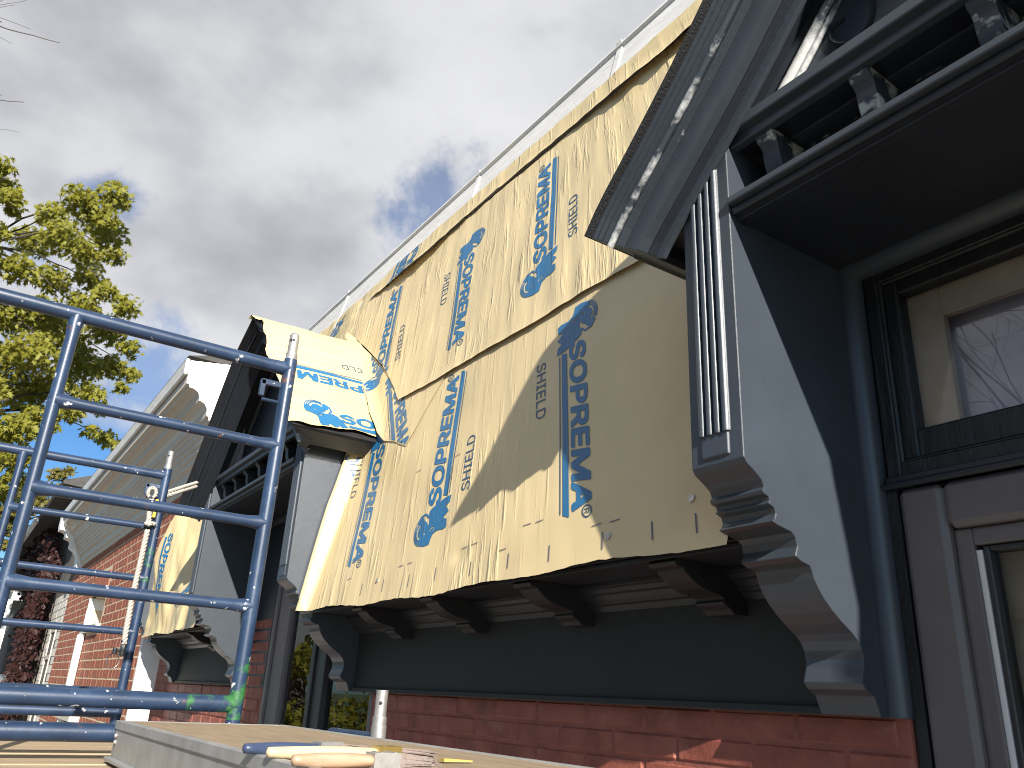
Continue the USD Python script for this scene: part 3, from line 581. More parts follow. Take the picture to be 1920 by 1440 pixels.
for k, (r0, w_) in enumerate(((0.040, 0.0032), (0.050, 0.0026), (0.059, 0.0022))):
    c0 = to_pq(np.array([(-1.876, .893)]))[0]; th = np.linspace(-0.6, 2.5, 16) if k else np.linspace(-1.4, 2.6, 16)
    TUSK.append(sg.LineString(np.stack([c0[0] - r0 * np.sin(th) * 1.0, c0[1] + r0 * np.cos(th) * 0.8], 1)).buffer(w_))
TUSK.append(sg.LineString(to_pq(np.array([(-1.83, .853), (-1.842, .828), (-1.872, .822), (-1.892, .838)]))).buffer(0.0045))
PIECES = [('print_bar', so.unary_union([BAR]), 0), ('print_line', THIN, 1), ('print_word', WORD, 0), ('print_small_word', SMALL, 1), ('print_emblem', so.unary_union([BEAST] + TUSK), 0), ('print_mark', so.unary_union([RING, RLET]), 1)]
def logo(parent, p0, p1, qdir, qscale, clip, fn, off, mats=('print_blue', 'print_dark'), h=0.02, only=None):
    """p0 and p1: where the bar starts and ends on the sheet; qdir +1 or -1: which way the letters' tops point along the sheet's first axis"""
    p0, p1 = np.array(p0, float), np.array(p1, float); a = (p1 - p0) / BL
    qv = np.array(qdir, float) * qscale if np.ndim(qdir) else np.array([qdir * qscale, 0.0])
    for name, g, k in PIECES:
        if only and name not in only: continue
        t = sa.affine_transform(g, [a[0], qv[0], a[1], qv[1], p0[0], p0[1]]).intersection(clip)
        ms = []
        for q in getattr(t, 'geoms', [t]):
            if q.geom_type != 'Polygon' or q.area < 2e-6: continue
            v, f = trimesh.creation.triangulate_polygon(q.simplify(0.0006), engine='earcut')
            v3 = np.column_stack([v, np.zeros(len(v))])
            v3, f = trimesh.remesh.subdivide_to_size(v3, f, h, max_iter=8)
            ms.append(trimesh.Trimesh(fn(v3[:, 0], v3[:, 1], off), f, process=False))
        if ms: part(parent, name, facing(cat(*ms), OUT), mats[k])

# lower sheet (runs up beside the far bay's cheek), smoother to the right
XL, XR = -3.618, -1.150
def low_fn(X, s, off=0.0):
    k = np.clip((X + 2.0) / 0.5, 0, 1)
    d = 0.010 + wr(X, s, 0.0048, 2) * (1 - 0.85 * k) + 0.012 * np.clip(0.03 - s, 0, 1) * 10 * 0.2
    d = d + 0.05 * np.exp(-(((X + 2.31) / 0.035) ** 2)) * np.exp(-((s - 0.10) / 0.03) ** 2) * -0.12
    P = fasc(X, s, d + off)
    # cant strip against the cheek
    t = np.clip((XL + 0.062 - X) / 0.05, 0, 1)
    P[..., 1] -= 0.075 * t * t * (3 - 2 * t) * (0.55 + 0.45 * np.clip(s / 0.5, 0, 1))
    P[..., 0] += 0.016 * t
    return P
sag = lambda X: -0.012 + 0.008 * np.sin(X * 3.0) + 0.006 * np.sin(X * 11)
xs = np.linspace(XL, XR, 90)
low_poly = sg.Polygon([(x, sag(x) + (0.002 * random.uniform(-1, 1))) for x in xs] + [(XR, 1.06), (-3.20, 1.06), (-3.30, 0.93), (XL + .20, 0.90), (XL, 0.84)])
lower = thing('roofing_underlay', 'lower tan underlay sheet with blue print and gable shadow, its bottom edge over the brackets', 'underlay', (-2.3, 1.31, 0.33), )
# split in the rough and the smooth (shaded) half of the same sheet: one mesh, one material
part(lower, 'sheet', facing(sheet(low_poly, 0.013, low_fn), OUT), 'membrane', smooth=True)
clip = low_poly.buffer(-0.004)
logo(lower, (-1.980, 0.767), (-1.763, 0.152), 1, 1.0, clip, low_fn, 0.0016)
logo(lower, (-2.520, 0.356), (-2.705, 0.956), -1, 1.12, clip, low_fn, 0.0016)
logo(lower, (-3.449, 0.746), (-3.255, 0.165), 1, 1.1, clip, low_fn, 0.0016)
marks = []
for x in (-3.02, -2.83, -2.62, -2.43, -2.2, -1.98, -1.78, -1.56, -1.38, -1.24):
    s0 = 0.022 + 0.01 * random.random(); marks.append(sg.LineString([(x, s0), (x - 0.012, s0 + 0.045)]).buffer(0.0022))
pm = []
for g in marks:
    v, f = trimesh.creation.triangulate_polygon(g, engine='earcut'); pm.append(trimesh.Trimesh(low_fn(v[:, 0], v[:, 1], 0.002), f, process=False))
for q_ in pm: part(lower, 'pencil_tick', facing(q_, OUT), 'ink_grey')
pm = []
for x, s_ in ((-2.75, 0.11), (-2.68, 0.113), (-2.30, 0.125), (-2.24, 0.13), (-1.95, 0.15), (-1.89, 0.152), (-2.05, 0.085), (-1.62, 0.10), (-1.55, 0.10), (-3.2, 0.10), (-2.55, 0.52), (-2.86, 0.52)):
    g = sg.LineString([(x, s_), (x + 0.035, s_ + 0.003)]).buffer(0.0013); v, f = trimesh.creation.triangulate_polygon(g, engine='earcut'); pm.append(trimesh.Trimesh(low_fn(v[:, 0], v[:, 1], 0.002), f, process=False))
for q_ in pm: part(lower, 'printed_dash', facing(q_, OUT), 'ink_grey')
for x, s_ in ((-1.27, 0.115), (-1.545, 0.062), (-2.9, 0.07)):
    c = low_fn(np.array([x]), np.array([s_]), 0.0)[0]; n = np.array([0, -1, SL]) / SK
    part(lower, 'nail_cap', cyl(c, c + n * 0.004, 0.009, 14), 'galvanised')

# upper sheet
left = [(-4.55, 1.860), (-4.36, 1.735), (-4.19, 1.63), (-3.97, 1.48), (-3.77, 1.35), (-3.60, 1.225), (-3.45, 1.11), (-3.37, 1.04), (-3.315, 0.992)]
left = [(x + 0.008 * random.uniform(-1, 1), s + 0.008 * random.uniform(-1, 1)) for x, s in left]
bot = [(x, 0.990 + 0.004 * math.sin(9 * x) + 0.002 * random.uniform(-1, 1)) for x in np.linspace(-3.30, -1.0, 60)]
up_poly = sg.Polygon(left[::-1] + [(-4.50, 2.10), (-1.0, 2.10)] + bot[::-1]).buffer(0)
def up_fn(X, s, off=0.0):
    lift = 0.006 * np.exp(-(s - 0.99) / 0.03)
    return fasc(X, s, 0.019 + wr(X, s, 0.0072, 11) + lift + off)
upper = thing('roofing_underlay', 'upper creased tan underlay sheet with rows of blue print below the white flashing', 'underlay', (-2.7, 1.6, 1.3))
part(upper, 'sheet', facing(sheet(up_poly, 0.015, up_fn), OUT), 'membrane', smooth=True)
clip = up_poly.buffer(-0.004)
logo(upper, (-2.218, 1.349), (-2.420, 1.987), -1, 1.08, clip, up_fn, 0.0016)
logo(upper, (-3.129, 1.726), (-2.939, 1.141), 1, 1.08, clip, up_fn, 0.0016)
logo(upper, (-3.676, 1.310), (-3.937, 1.973), -1, 1.1, clip, up_fn, 0.0016)

# folded strip under the flashing
se = [(-4.50, 2.125), (-4.2, 2.085), (-3.84, 2.045), (-3.60, 2.055), (-3.31, 2.095), (-3.12, 2.105), (-2.96, 2.127), (-2.93, 2.115), (-2.46, 2.110), (-2.20, 2.085), (-2.08, 2.073), (-1.98, 2.045), (-1.85, 2.06), (-1.75, 2.022), (-1.64, 2.045), (-1.3, 2.03), (-0.9, 2.05)]
ex, ey = zip(*se); xs = np.linspace(-4.50, -0.9, 120)
st_poly = sg.Polygon([(x, np.interp(x, ex, ey) + 0.004 * math.sin(31 * x)) for x in xs] + [(-0.9, 2.26), (-4.3, 2.26), (-4.50, 2.2)]).buffer(0)
def st_fn(X, s, off=0.0):
    t = np.clip((2.17 - s) / 0.12, 0, 1.3)
    bil = 0.55 + 0.9 * (fbm(X * 2.3, 0.0, 4.0, 2, 3))
    return fasc(X, s, 0.024 + 0.030 * t * t * bil + wr(X, s, 0.006, 21) + 0.006 * (fbm(X * 9, s * 26, 0, 3, 8) - 0.5) + off)
strip = thing('roofing_underlay', 'narrow folded tan underlay strip hanging loose just under the white flashing', 'underlay', (-2.7, 1.8, 2.4))
part(strip, 'sheet', facing(sheet(st_poly, 0.014, st_fn), OUT), 'membrane_loose', smooth=True)
logo(strip, (-4.06, 2.00), (-4.01, 2.62), 1, 1.35, st_poly.buffer(-.003), st_fn, 0.002, only=('print_word', 'print_bar'))
logo(strip, (-4.22, 1.72), (-4.17, 2.32), 1, 1.35, st_poly.buffer(-.003), st_fn, 0.002, only=('print_word', 'print_bar'))

# scrap pieces left of the strip, behind the far gable
sc_poly = sg.Polygon([(-4.42, 1.93), (-4.30, 1.75), (-4.56, 1.86), (-4.72, 1.80), (-5.6, 1.95), (-5.9, 2.26), (-4.3, 2.26), (-4.30, 2.08)]).buffer(0)
def sc_fn(X, s, off=0.0): return fasc(X, s, 0.013 + wr(X, s, 0.012, 31) + 0.012 * (fbm(X * 7, s * 14, 2, 3, 4) - 0.4) + off)
scrap = thing('roofing_underlay', 'crumpled small tan underlay scrap behind the top of the far gable', 'underlay', (-4.9, 1.75, 2.2))
part(scrap, 'sheet', facing(sheet(sc_poly, 0.014, sc_fn), OUT), 'membrane_loose', smooth=True)
logo(scrap, (-5.30, 1.60), (-5.15, 2.20), 1, 1.3, sc_poly.buffer(-.01), sc_fn, 0.002)

# cover on the far gable's right slope
ccx = -4.535
ARC = np.concatenate([[0], np.cumsum(np.hypot(np.diff(CX), np.diff(CZ)))]); AL = ARC[-1]
def slope_pt(t, y, off):
    x = np.interp(t, ARC, CX); z = np.interp(t, ARC, CZ)
    nx = -np.interp(t, ARC, NR[:, 0]); nz = -np.interp(t, ARC, NR[:, 1])
    over = np.clip(t - AL, 0, 1)
    x = x + nx * off + over * 0.25; z = z + nz * off - over * 0.97
    under = np.clip(-t, 0, 1); x = x - under * 0.85; z = z - under * 0.5
    return np.stack([ccx + x, y, z], -1)
def ymans(t):
    z = np.interp(t, ARC, CZ); return 1.31 + SL * (z - 0.34) - 0.03
# (t, y) polygon
fr = [(t, 1.046 + 0.010 * math.sin(7 * t) + 0.006 * math.sin(23 * t + 1)) for t in np.linspace(-0.03, AL - 0.058, 60)]
low = [(AL - 0.058 - 0.04 * (y - 1.06) + 0.012 * math.sin(14 * y - 8.6) + 0.005 * math.sin(40 * y), y) for y in np.linspace(1.06, 1.50, 30)]
cov_poly = sg.Polygon(fr + low + [(t, float(ymans(t)) + 0.02) for t in np.linspace(AL - 0.085, 0.0, 20)] + [(-0.03, 1.72)]).buffer(0)
def cov_fn(t, y, off=0.0):
    w_ = 0.028 + 0.018 * (fbm(y * 3.0, t * 24, 0, 3, 41) - 0.5) + 0.02 * (fbm(y * 3, t * 4, 2, 2, 43) - 0.5)
    fringe = np.clip((1.10 - y) / 0.06, 0, 1)
    w_ = w_ - fringe * (0.004 + 0.022 * (fbm(t * 7, 0.0, 1.0, 2, 5) - 0.35))
    hang = np.clip((t - AL) / 0.05, 0, 1)
    w_ = w_ + hang * 0.022 * (fbm(y * 9, 3.0, 0, 2, 9) - 0.4)
    P = slope_pt(t, y, w_ + off); return P
cover = thing('roofing_underlay', 'sunlit pale tan underlay draped over the right slope of the far gable', 'underlay', (-3.9, 1.3, 1.6))
UPR = np.array([0.7, 0, 0.7])
mcov = sheet(cov_poly, 0.014, cov_fn)
if (mcov.face_normals.mean(0) @ UPR) < 0: mcov.invert()
part(cover, 'sheet', mcov, 'membrane_loose', smooth=True)
def logo_cover(p0, p1, qdir, qscale, only=None, sh=None):
    global OUT
    o = OUT; OUT = UPR
    logo(cover, p0, p1, qdir, qscale, cov_poly.buffer(-0.006), cov_fn, 0.0018, only=only)
    OUT = o
logo_cover((1.41, 1.34), (1.39, 1.98), (-1.0, 0.0), 1.15)
logo_cover((0.80, 1.70), (0.82, 1.06), (1.0, 0.0), 1.15)
# added unseen sheet on the near bay's right slope, hung to shade the brick
def near_fn(t, y, off=0.0):
    P = slope_pt(t, y, 0.024 + 0.018 * (fbm(y * 3.0, t * 24, 4, 3, 71) - 0.5) + off); P[..., 0] += -0.23 - ccx; return P
near_poly = sg.Polygon([(0.0, 1.05), (0.8, 1.045), (AL - 0.05, 1.02), (AL + 0.05, 0.985), (AL + 0.24, 0.985), (AL + 0.27, 1.25), (AL + 0.24, 1.50), (AL, 1.50)] + [(t, float(ymans(t)) + 0.02) for t in np.linspace(AL - 0.05, 0.0, 12)]).buffer(0)
cover2 = thing('roofing_underlay', 'added unseen tan underlay over the right slope of the nearest gable, shading the brick', 'underlay', (0.5, 1.3, 1.6))
mcov2 = sheet(near_poly, 0.02, near_fn)
if (mcov2.face_normals.mean(0) @ UPR) < 0: mcov2.invert()
part(cover2, 'sheet', mcov2, 'membrane_loose', smooth=True)
# apron flap of that cover, turned up on the fascia
flap_poly = sg.Polygon([(-4.50, 1.800), (-4.20, 1.60), (-3.77, 1.32), (-3.44, 1.09), (-3.315, 1.000), (-3.10, 1.02), (-2.905, 0.985), (-2.99, 0.85), (-3.068, 0.712), (-3.13, 0.735), (-3.20, 0.765), (-3.33, 0.80), (-3.42, 0.86), (-3.50, 0.93), (-3.62, 1.03), (-3.75, 1.16), (-3.90, 1.30), (-4.07, 1.47), (-4.25, 1.63), (-4.44, 1.74)]).buffer(0).buffer(0.02, join_style=2)
def fl_fn(X, s, off=0.0):
    # nearer the slope the sheet bridges outwards
    xsl = np.interp(0.33 + s / SK, CZ[::-1], CX[::-1]) + ccx
    t = np.clip(1 - (X - xsl) / 0.14, 0, 1)
    return fasc(X, s, 0.0135 + 0.055 * t * t + wr(X, s, 0.004, 51) + off)
part(cover, 'upturned_flap', facing(sheet(flap_poly, 0.015, fl_fn), OUT), 'membrane', smooth=True)
logo(cover, (-3.52, 1.10), (-3.13, 0.62), (0.78, 0.63), 1.0, flap_poly.buffer(-0.006), fl_fn, 0.0016, only=('print_word', 'print_bar', 'print_line', 'print_emblem'))
logo(cover, (-3.78, 1.42), (-4.18, 1.86), (-0.74, -0.67), 1.0, flap_poly.buffer(-0.006), fl_fn, 0.0016)

# loose sheet on the piece of fascia beyond the far bay
bag_poly = sg.Polygon([(X_END - 0.02, -0.02), (-6.6, -0.005), (-6.2, -0.02), (-5.72, -0.006), (-5.455, -0.01), (-5.455, 1.05), (-5.62, 1.12), (-5.9, 1.9), (-7.0, 2.0), (X_END - 0.02, 1.9)]).buffer(0)
def bag_fn(X, s, off=0.0):
    u = X + 0.75 * s
    fold = fbm(u * 3.2, s * 0.8, 0, 2, 61) - 0.45
    d = 0.03 + 0.16 * fold * np.clip(s / 0.25, 0.15, 1) + 0.03 * (fbm(u * 11, s * 2.2, 0, 2, 66) - 0.5) + off
    d = np.maximum(d, 0.012)
    d = d + 0.17 * np.clip((-6.3 - X) / 0.8, 0, 1) * np.sin(np.pi * np.clip((s - 0.02) / 1.5, 0, 1))
    t = np.clip((X + 5.72) / 0.22, 0, 1)
    d = d * (1 - 0.7 * t) + 0.03 * t
    return fasc(X, s, d)
bag = thing('roofing_underlay', 'baggy tan underlay sheet at the far end of the fascia, left of the dark gable', 'underlay', (-6.3, 1.4, 0.9))
part(bag, 'sheet', facing(sheet(bag_poly, 0.02, bag_fn), OUT), 'membrane_loose', smooth=True)
logo(bag, (-5.95, 0.75), (-6.25, 0.17), 1, 1.15, bag_poly.buffer(-.01), bag_fn, 0.003)
logo(bag, (-7.05, 0.75), (-6.85, 0.16), 1, 1.1, bag_poly.buffer(-.01), bag_fn, 0.003, only=('print_word', 'print_bar', 'print_mark'))

# ------------------------------------------------------------------ neighbour: red brick house with white cornice
NY = 1.66; NX0, NX1 = -16.8, -7.95
nb = thing('brick_house', 'red brick house with deep white boarded cornice left of the grey house', 'house', (-12, NY, GZ))
holes = [(-13.75, -12.35, 0.6, 1.12)]
nw = part(nb, 'wall', cat(box(NX0, -13.75, NY + 0.004, 9, GZ, 2.6), box(-12.35, NX1, NY + 0.004, 9, GZ, 2.6), box(-13.75, -12.35, NY + 0.004, 9, 1.12, 2.6), box(-13.75, -12.35, NY + .45, 9, 0.6, 1.12), box(-13.75, -12.35, NY + .004, 9, GZ, 0.6)), 'pale_mortar')
brick_field(nw, NX0, NX1, -0.9, 1.90, NY + 0.004, 0.112, 0.215, 0.021, 'red_brick', holes=[(-13.75, -12.35, 0.6, 1.42)], limit=290, c=0.0, proud=0.0025, key=lambda t: abs(t[0] + 11.0) + 0.6 * abs(t[2] - 0.9))
arch = []
for k in range(9):
    a = -13.75 + 1.4 * k / 9
    arch.append(box(a + 0.01, a + 1.4 / 9 - 0.01, NY - 0.008, NY + 0.05, 1.12, 1.40))
for a in arch: part(nw, 'arch_brick', a, 'red_brick')
nwin = part(nb, 'window', cat(box(-13.74, -13.60, NY + 0.30, NY + 0.40, 0.69, 1.11), box(-12.46, -12.36, NY + 0.30, NY + 0.40, 0.69, 1.11), box(-13.60, -12.46, NY + 0.301, NY + 0.40, 1.0, 1.11)), 'white_paint', label='narrow window with white reveal')
part(nb, 'downpipe', box(-13.55, -13.42, NY - 0.10, NY - 0.01, GZ, 0.59, 0.02), 'white_paint')
part(nwin, 'reveal', cat(box(-13.80, -13.742, NY - 0.02, NY + 0.06, 0.61, 0.95), box(-13.79, -13.742, NY - 0.015, NY + .25, 0.951, 1.11)), 'white_paint')
part(nwin, 'pane', box(-13.6, -12.46, NY + 0.34, NY + 0.345, 0.69, 1.0), 'window_glass')
part(nwin, 'sill', box(-13.75, -12.30, NY - 0.05, NY + 0.30, 0.60, 0.69), 'soffit_beige')
part(nwin, 'sill', box(-13.6, -12.25, NY - 0.12, NY + 0.002, -0.52, -0.42), 'soffit_beige')
part(nwin, 'interior', box(-13.6, -12.4, NY + 0.43, NY + 0.44, 0.69, 1.0), 'grey_interior')
part(nb, 'corner_board', box(-7.44, -7.39, 1.337, 1.500, GZ, 0.33, 0.004), 'white_paint')
# cornice profile (y, z)
XC = -7.14; XB = -15.9
front = [(1.22, 2.66), (1.222, 2.46), (1.245, 2.455), (1.252, 2.43), (1.29, 2.425), (1.335, 2.40), (1.35, 2.36), (1.352, 2.33), (1.372, 2.325), (1.405, 2.31), (1.432, 2.27), (1.438, 2.22), (1.442, 2.205), (1.46, 2.20), (1.464, 2.17), (1.484, 2.162), (1.488, 2.12), (1.508, 2.112), (1.513, 2.07), (1.532, 2.062), (1.537, 2.02), (1.56, 2.01), (1.566, 1.965), (1.60, 1.95), (1.612, 1.91), (1.615, 1.86), (1.64, 1.85), (1.655, 1.80)]
part(nb, 'cornice', prism_x(front + [(2.2, 1.80), (2.2, 2.72), (1.64, 2.72)], XB, XC - 0.005), 'soffit_beige')
part(nb, 'cornice_end', prism_x([(y - 0.004, z - 0.004 if z < 2.6 else z + .01) for y, z in front] + [(2.2, 1.79), (2.2, 2.73), (1.64, 2.73)], XC - 0.0045, XC + 0.012), 'white_paint', label='bright white end board of the cornice')
part(nb, 'gutter', box(XB, XC - 0.03, 1.185, 1.2195, 2.55, 2.70, 0.008), 'white_metal')
part(nb, 'roof', prism_x([(1.20, 2.735), (6.0, 4.0), (6.0, 3.7), (2.3, 2.735)], XB, XC - 0.05), 'roof_shingle')
# scalloped end bracket at the far end
sc = [(1.215, 2.70), (1.215, 2.50)]
for (ya, za), (yb, zb) in (((1.225, 2.42), (1.335, 2.32)), ((1.345, 2.30), (1.44, 2.18)), ((1.45, 2.15), (1.60, 1.90))):
    for t in np.linspace(0, 1, 7): 
        b = 0.05 * math.sin(math.pi * t); sc.append((ya + (yb - ya) * t + b * 0.8, za + (zb - za) * t + b * 0.55))
sc += [(1.60, 1.84), (1.63, 1.78), (2.2, 1.78), (2.2, 2.70)]
part(nb, 'end_bracket', prism_x([(y - 0.03, z - 0.05) for y, z in sc], XB - 0.35, XB - 0.005), 'white_paint')

# ------------------------------------------------------------------ house with creeper
vh = thing('white_brick_house', 'low white painted brick house with dark roof edge, overgrown with red creeper', 'house', (-24, 1.7, GZ))
vw = part(vh, 'wall', cat(box(-42, -16.9, 1.72, 9, GZ, 3.2)), 'dark_mortar')
brick_field(vw, -19.6, -16.9, -0.95, 1.5, 1.72, 0.145, 0.46, 0.014, 'white_brick', holes=[(-18.9, -18.05, -2.0, 0.9)], c=0.0, proud=0.005)
part(vh, 'roof', prism_x([(1.10, 3.36), (1.12, 3.30), (1.8, 3.25), (6, 5.0), (6, 5.2)], -42, -16.6), 'roof_shingle')
part(vh, 'gutter', cat(box(-36, -21, 1.02, 1.12, 3.20, 3.32, 0.02), box(-36.4, -36.1, 0.9, 1.4, 3.1, 3.5)), 'white_metal')
vwin = part(vh, 'window', cat(box(-18.9, -18.8, 1.70, 1.8, -1.5, 0.9), box(-18.12, -18.05, 1.70, 1.8, -1.5, 0.9), box(-18.8, -18.12, 1.701, 1.8, 0.8, 0.9), box(-18.8, -18.12, 1.701, 1.8, 0.30, 0.38), box(-18.8, -18.12, 1.701, 1.8, -0.5, -0.42)), 'stucco')
part(vwin, 'pane', box(-18.8, -18.12, 1.76, 1.765, -1.5, 0.8), 'door_glass')
bay = part(vh, 'bay_window', cat(box(-31.5, -26.5, 0.95, 1.75, 2.15, 2.5), box(-31.5, -26.5, 1.25, 1.75, 1.9, 2.149)), 'white_paint')
part(bay, 'post', cat(box(-26.9, -26.5, 1.1, 1.3, GZ, 1.9), box(-28.2, -27.9, 1.1, 1.25, GZ, 1.9), box(-29.6, -29.3, 1.1, 1.25, GZ, 1.9), box(-31.5, -31.1, 1.1, 1.25, GZ, 1.9)), 'white_paint')
part(bay, 'sill', box(-31.5, -26.5, 1.05, 1.7, -0.2, 0.0), 'white_paint')
part(bay, 'pane', box(-31.3, -26.6, 1.28, 1.285, 0, 1.9), 'door_glass')

def leaf_mesh(C, size, aim=None, spread=1.0, lobes=True, seed=1, droop=0.3):
    """many small lobed leaves, one island each"""
    g = np.random.default_rng(seed); n = len(C)
    if lobes: half = [(0, 0), (0.07, 0.20), (0.40, 0.20), (0.15, 0.40), (0.33, 0.74), (0.09, 0.64), (0, 1.05)]
    else: half = [(0, 0), (0.30, 0.22), (0.26, 0.6), (0.10, 0.75), (0, 1.0)]
    prof = np.array([(0, 0.42)] + half + [(-x, y) for x, y in half[-2:0:-1]])
    k = len(prof); tri = np.array([(0, i, i + 1) for i in range(1, k - 1)] + [(0, k - 1, 1)])
    d = g.normal(size=(n, 3)) * spread
    if aim is not None: d = d + np.asarray(aim)
    d /= np.linalg.norm(d, axis=1, keepdims=True)               # leaf normal
    a = g.normal(size=(n, 3)) + np.array([0, 0, -droop * 2]); a -= d * (a * d).sum(1, keepdims=True); a /= np.linalg.norm(a, axis=1, keepdims=True)
    b = np.cross(d, a)
    s = size * g.uniform(0.6, 1.25, n)
    curl = -0.25 * (prof[:, 0] ** 2 + 0.3 * prof[:, 1] ** 2)
    V = C[:, None, :] + s[:, None, None] * (prof[None, :, 0, None] * b[:, None] + prof[None, :, 1, None] * a[:, None] + curl[None, :, None] * d[:, None])
    F = (np.arange(n)[:, None, None] * k + tri[None]).reshape(-1, 3)
    return trimesh.Trimesh(V.reshape(-1, 3), F, process=False)

# creeper on the white brick house
vp = sg.Polygon([(-22.4, 3.42), (-20.2, 2.75), (-19.55, 2.3), (-18.7, 1.4), (-18.95, 0.9), (-19.0, 0.3), (-19.0, -0.7), (-21.3, -0.9), (-21.8, 0.3), (-23.4, 1.2), (-25.5, 2.3), (-28.5, 3.2), (-26.0, 3.35)])
g_ = np.random.default_rng(5); pts = []
while len(pts) < 6500:
    x, z = g_.uniform(-28.5, -18.6), g_.uniform(-0.9, 3.42)
    if vp.contains(sg.Point(x, z)): pts.append((x, 1.66 - abs(g_.normal()) * 0.10 - 0.22 * float(fbm(x * 0.9, z * 0.9, 0, 2, 3)), z))
vine = thing('creeper', 'red and amber creeper covering the far white brick house wall', 'creeper', (-21, 1.6, GZ))
part(vine, 'leaves', leaf_mesh(np.array(pts), 0.125, aim=(0.8, -0.8, 0.3), spread=0.6, lobes=False, seed=3), 'creeper_leaf', kind='stuff')
st = []
for k in range(14):
    x = g_.uniform(-21, -19.1); P = [(x + 0.25 * math.sin(i * 0.9 + k) - 0.05 * i, 1.68, GZ + 0.45 * i) for i in range(int(g_.integers(7, 12)))]
    st.append(tube(P, np.linspace(0.03, 0.008, len(P)), 5))
part(vine, 'stem', cat(*st), 'bark')

# ------------------------------------------------------------------ trees
def crown_points(clumps, dens, seed, flat=0.75):
    g = np.random.default_rng(seed); out = []
    for x, y, z, r in clumps:
        n = max(14, int(dens * (r / 0.25) ** 2))
        v = g.normal(size=(n, 3)); v /= np.linalg.norm(v, axis=1, keepdims=True); v *= (g.uniform(0, 1, n) ** 0.45)[:, None] * r
        v[:, 0] *= 1.15; v[:, 2] *= flat; v[:, 2] -= 0.12 * (v[:, 0] ** 2 + v[:, 1] ** 2) / r
        out.append(np.array([x, y, z]) + v)
    return np.concatenate(out)
def limb(a, b, r0, r1, seed, k=9, wob=0.08):
    g = np.random.default_rng(seed); a, b = np.array(a, float), np.array(b, float); L = np.linalg.norm(b - a); t = np.linspace(0, 1, k)[:, None]
    P = a + (b - a) * t + np.cumsum(g.normal(size=(k, 3)) * wob * L / k, 0) * np.sin(np.pi * t) + np.array([0, 0, 1.0]) * (0.08 * L * np.sin(np.pi * t))
    return tube(P, np.linspace(r0, r1, k), 7)
CL = [(-10.71,.45,6.05,.249),(-10.5,.07,5.73,.242),(-11.32,-.17,5.82,.229),(-10.69,.34,5.66,.286),(-10.66,.02,5.23,.28),(-11.33,.53,5.81,.258),(-12.73,-.35,6.02,.285),(-12.43,.34,5.95,.279),(-12.29,.72,5.98,.185),(-11.25,-.34,4.91,.241),(-12.01,.04,5.21,.265),(-11.32,.45,5.1,.223),(-11.12,.67,4.85,.171),(-10.99,.95,4.67,.188),(-11.35,.43,4.62,.289),(-13.15,.04,5.11,.365),(-12.96,-.34,4.88,.35),(-12.95,.39,4.75,.388),(-12.82,.9,4.99,.31),(-11.38,1.14,4.25,.165),(-11.83,.03,4.05,.351),(-12.67,-.25,4.13,.337),(-12.87,.68,4.37,.352),(-13.12,1.12,4.53,.25),(-13.17,1.43,4.49,.157),(-11.29,1.15,3.66,.107),(-12.67,.4,3.94,.343),(-12.9,.05,3.79,.378),(-12.41,.88,3.82,.234),(-11.68,.63,3.32,.219),(-12.5,.33,3.31,.291),(-11.57,.05,2.9,.302),(-13.52,1.16,3.94,.143),(-13.61,.07,3.04,.314),(-12.81,.33,2.84,.207),(-12.03,.98,3.18,.126),(-13.55,1.33,3.52,.174),(-12.71,1.37,3.22,.096),(-13.73,.3,2.71,.236),(-13.69,.21,2.44,.203),(-11.36,-.88,6.3,.176),(-11.33,-.68,5.86,.201),(-11.7,-.81,6.18,.209),(-11.44,-.59,5.75,.101),(-10.94,-.66,5.18,.136),(-11.43,-.82,4.97,.351),(-12.98,-.81,4.65,.466),(-11.34,-.46,3.27,.398),(-11.55,-.2,2.49,.332),(-11.97,-1.23,5.72,.449),(-12.6,-1.9,5.4,.6),(-12.6,-2.6,4.8,.6),(-12.2,-2.2,6.2,.55),(-12.4,-1.6,3.6,.5)]
tree = thing('maple_tree', 'leafy yellow green street tree left behind the scaffold', 'tree', (-19.8, -3.9, GZ))
part(tree, 'trunk', limb((-19.8, -3.9, GZ - .05), (-19.35, -3.15, 6.9), 0.32, 0.16, 3, 10, 0.03), 'bark', smooth=True)
CL = [tuple(1.5 * q for q in c) for c in CL]
JN = np.array([-19.4, -3.2, 5.1]); hubs = [((-18.9, -1.35, 7.35), 0.08), ((-18.15, -1.35, 8.1), 0.07), ((-19.05, -0.9, 4.8), 0.07)]
for i, (h, r) in enumerate(hubs):
    part(tree, 'limb', limb(JN + (0, 0, 0.6 * i - .7), h, 0.14, r, 20 + i), 'bark', smooth=True)
br = []
for i, c in enumerate(CL):
    if i % 2: continue
    h = min(hubs, key=lambda q: np.linalg.norm(np.array(q[0]) - np.array(c[:3])))
    br.append(limb(h[0], c[:3], 0.026, 0.006, 100 + i, 8, 0.14))
part(tree, 'branches', cat(*br), 'branch_dark', smooth=True)
part(tree, 'crown', leaf_mesh(crown_points(CL, 135, 9), 0.15, aim=(0.7, -0.3, 0.45), spread=0.8, seed=4, droop=0.9), 'maple_leaf', kind='stuff')
CL2 = [(-30.98,1.18,5.93,.319),(-31.35,1.9,6.51,.324),(-31.16,2.17,6.67,.18),(-31.16,1.62,5.49,.356),(-32.47,2.3,5.41,.334),(-30.96,1.07,5.1,.423),(-31.48,.91,4.61,.429),(-31.06,1.55,4.39,.247),(-31.58,2.29,6.21,.218),(-30.84,2.4,6.22,.142),(-31.1,1.75,5.96,.25),(-31.97,.82,5.77,.292),(-31.24,.58,4.97,.356),(-31.82,1.44,4.11,.181),(-32.37,2.03,4.91,.184),(-30.94,.89,3.93,.246),(-31.4,0.2,5.6,.5),(-31.6,-0.3,4.6,.6)]
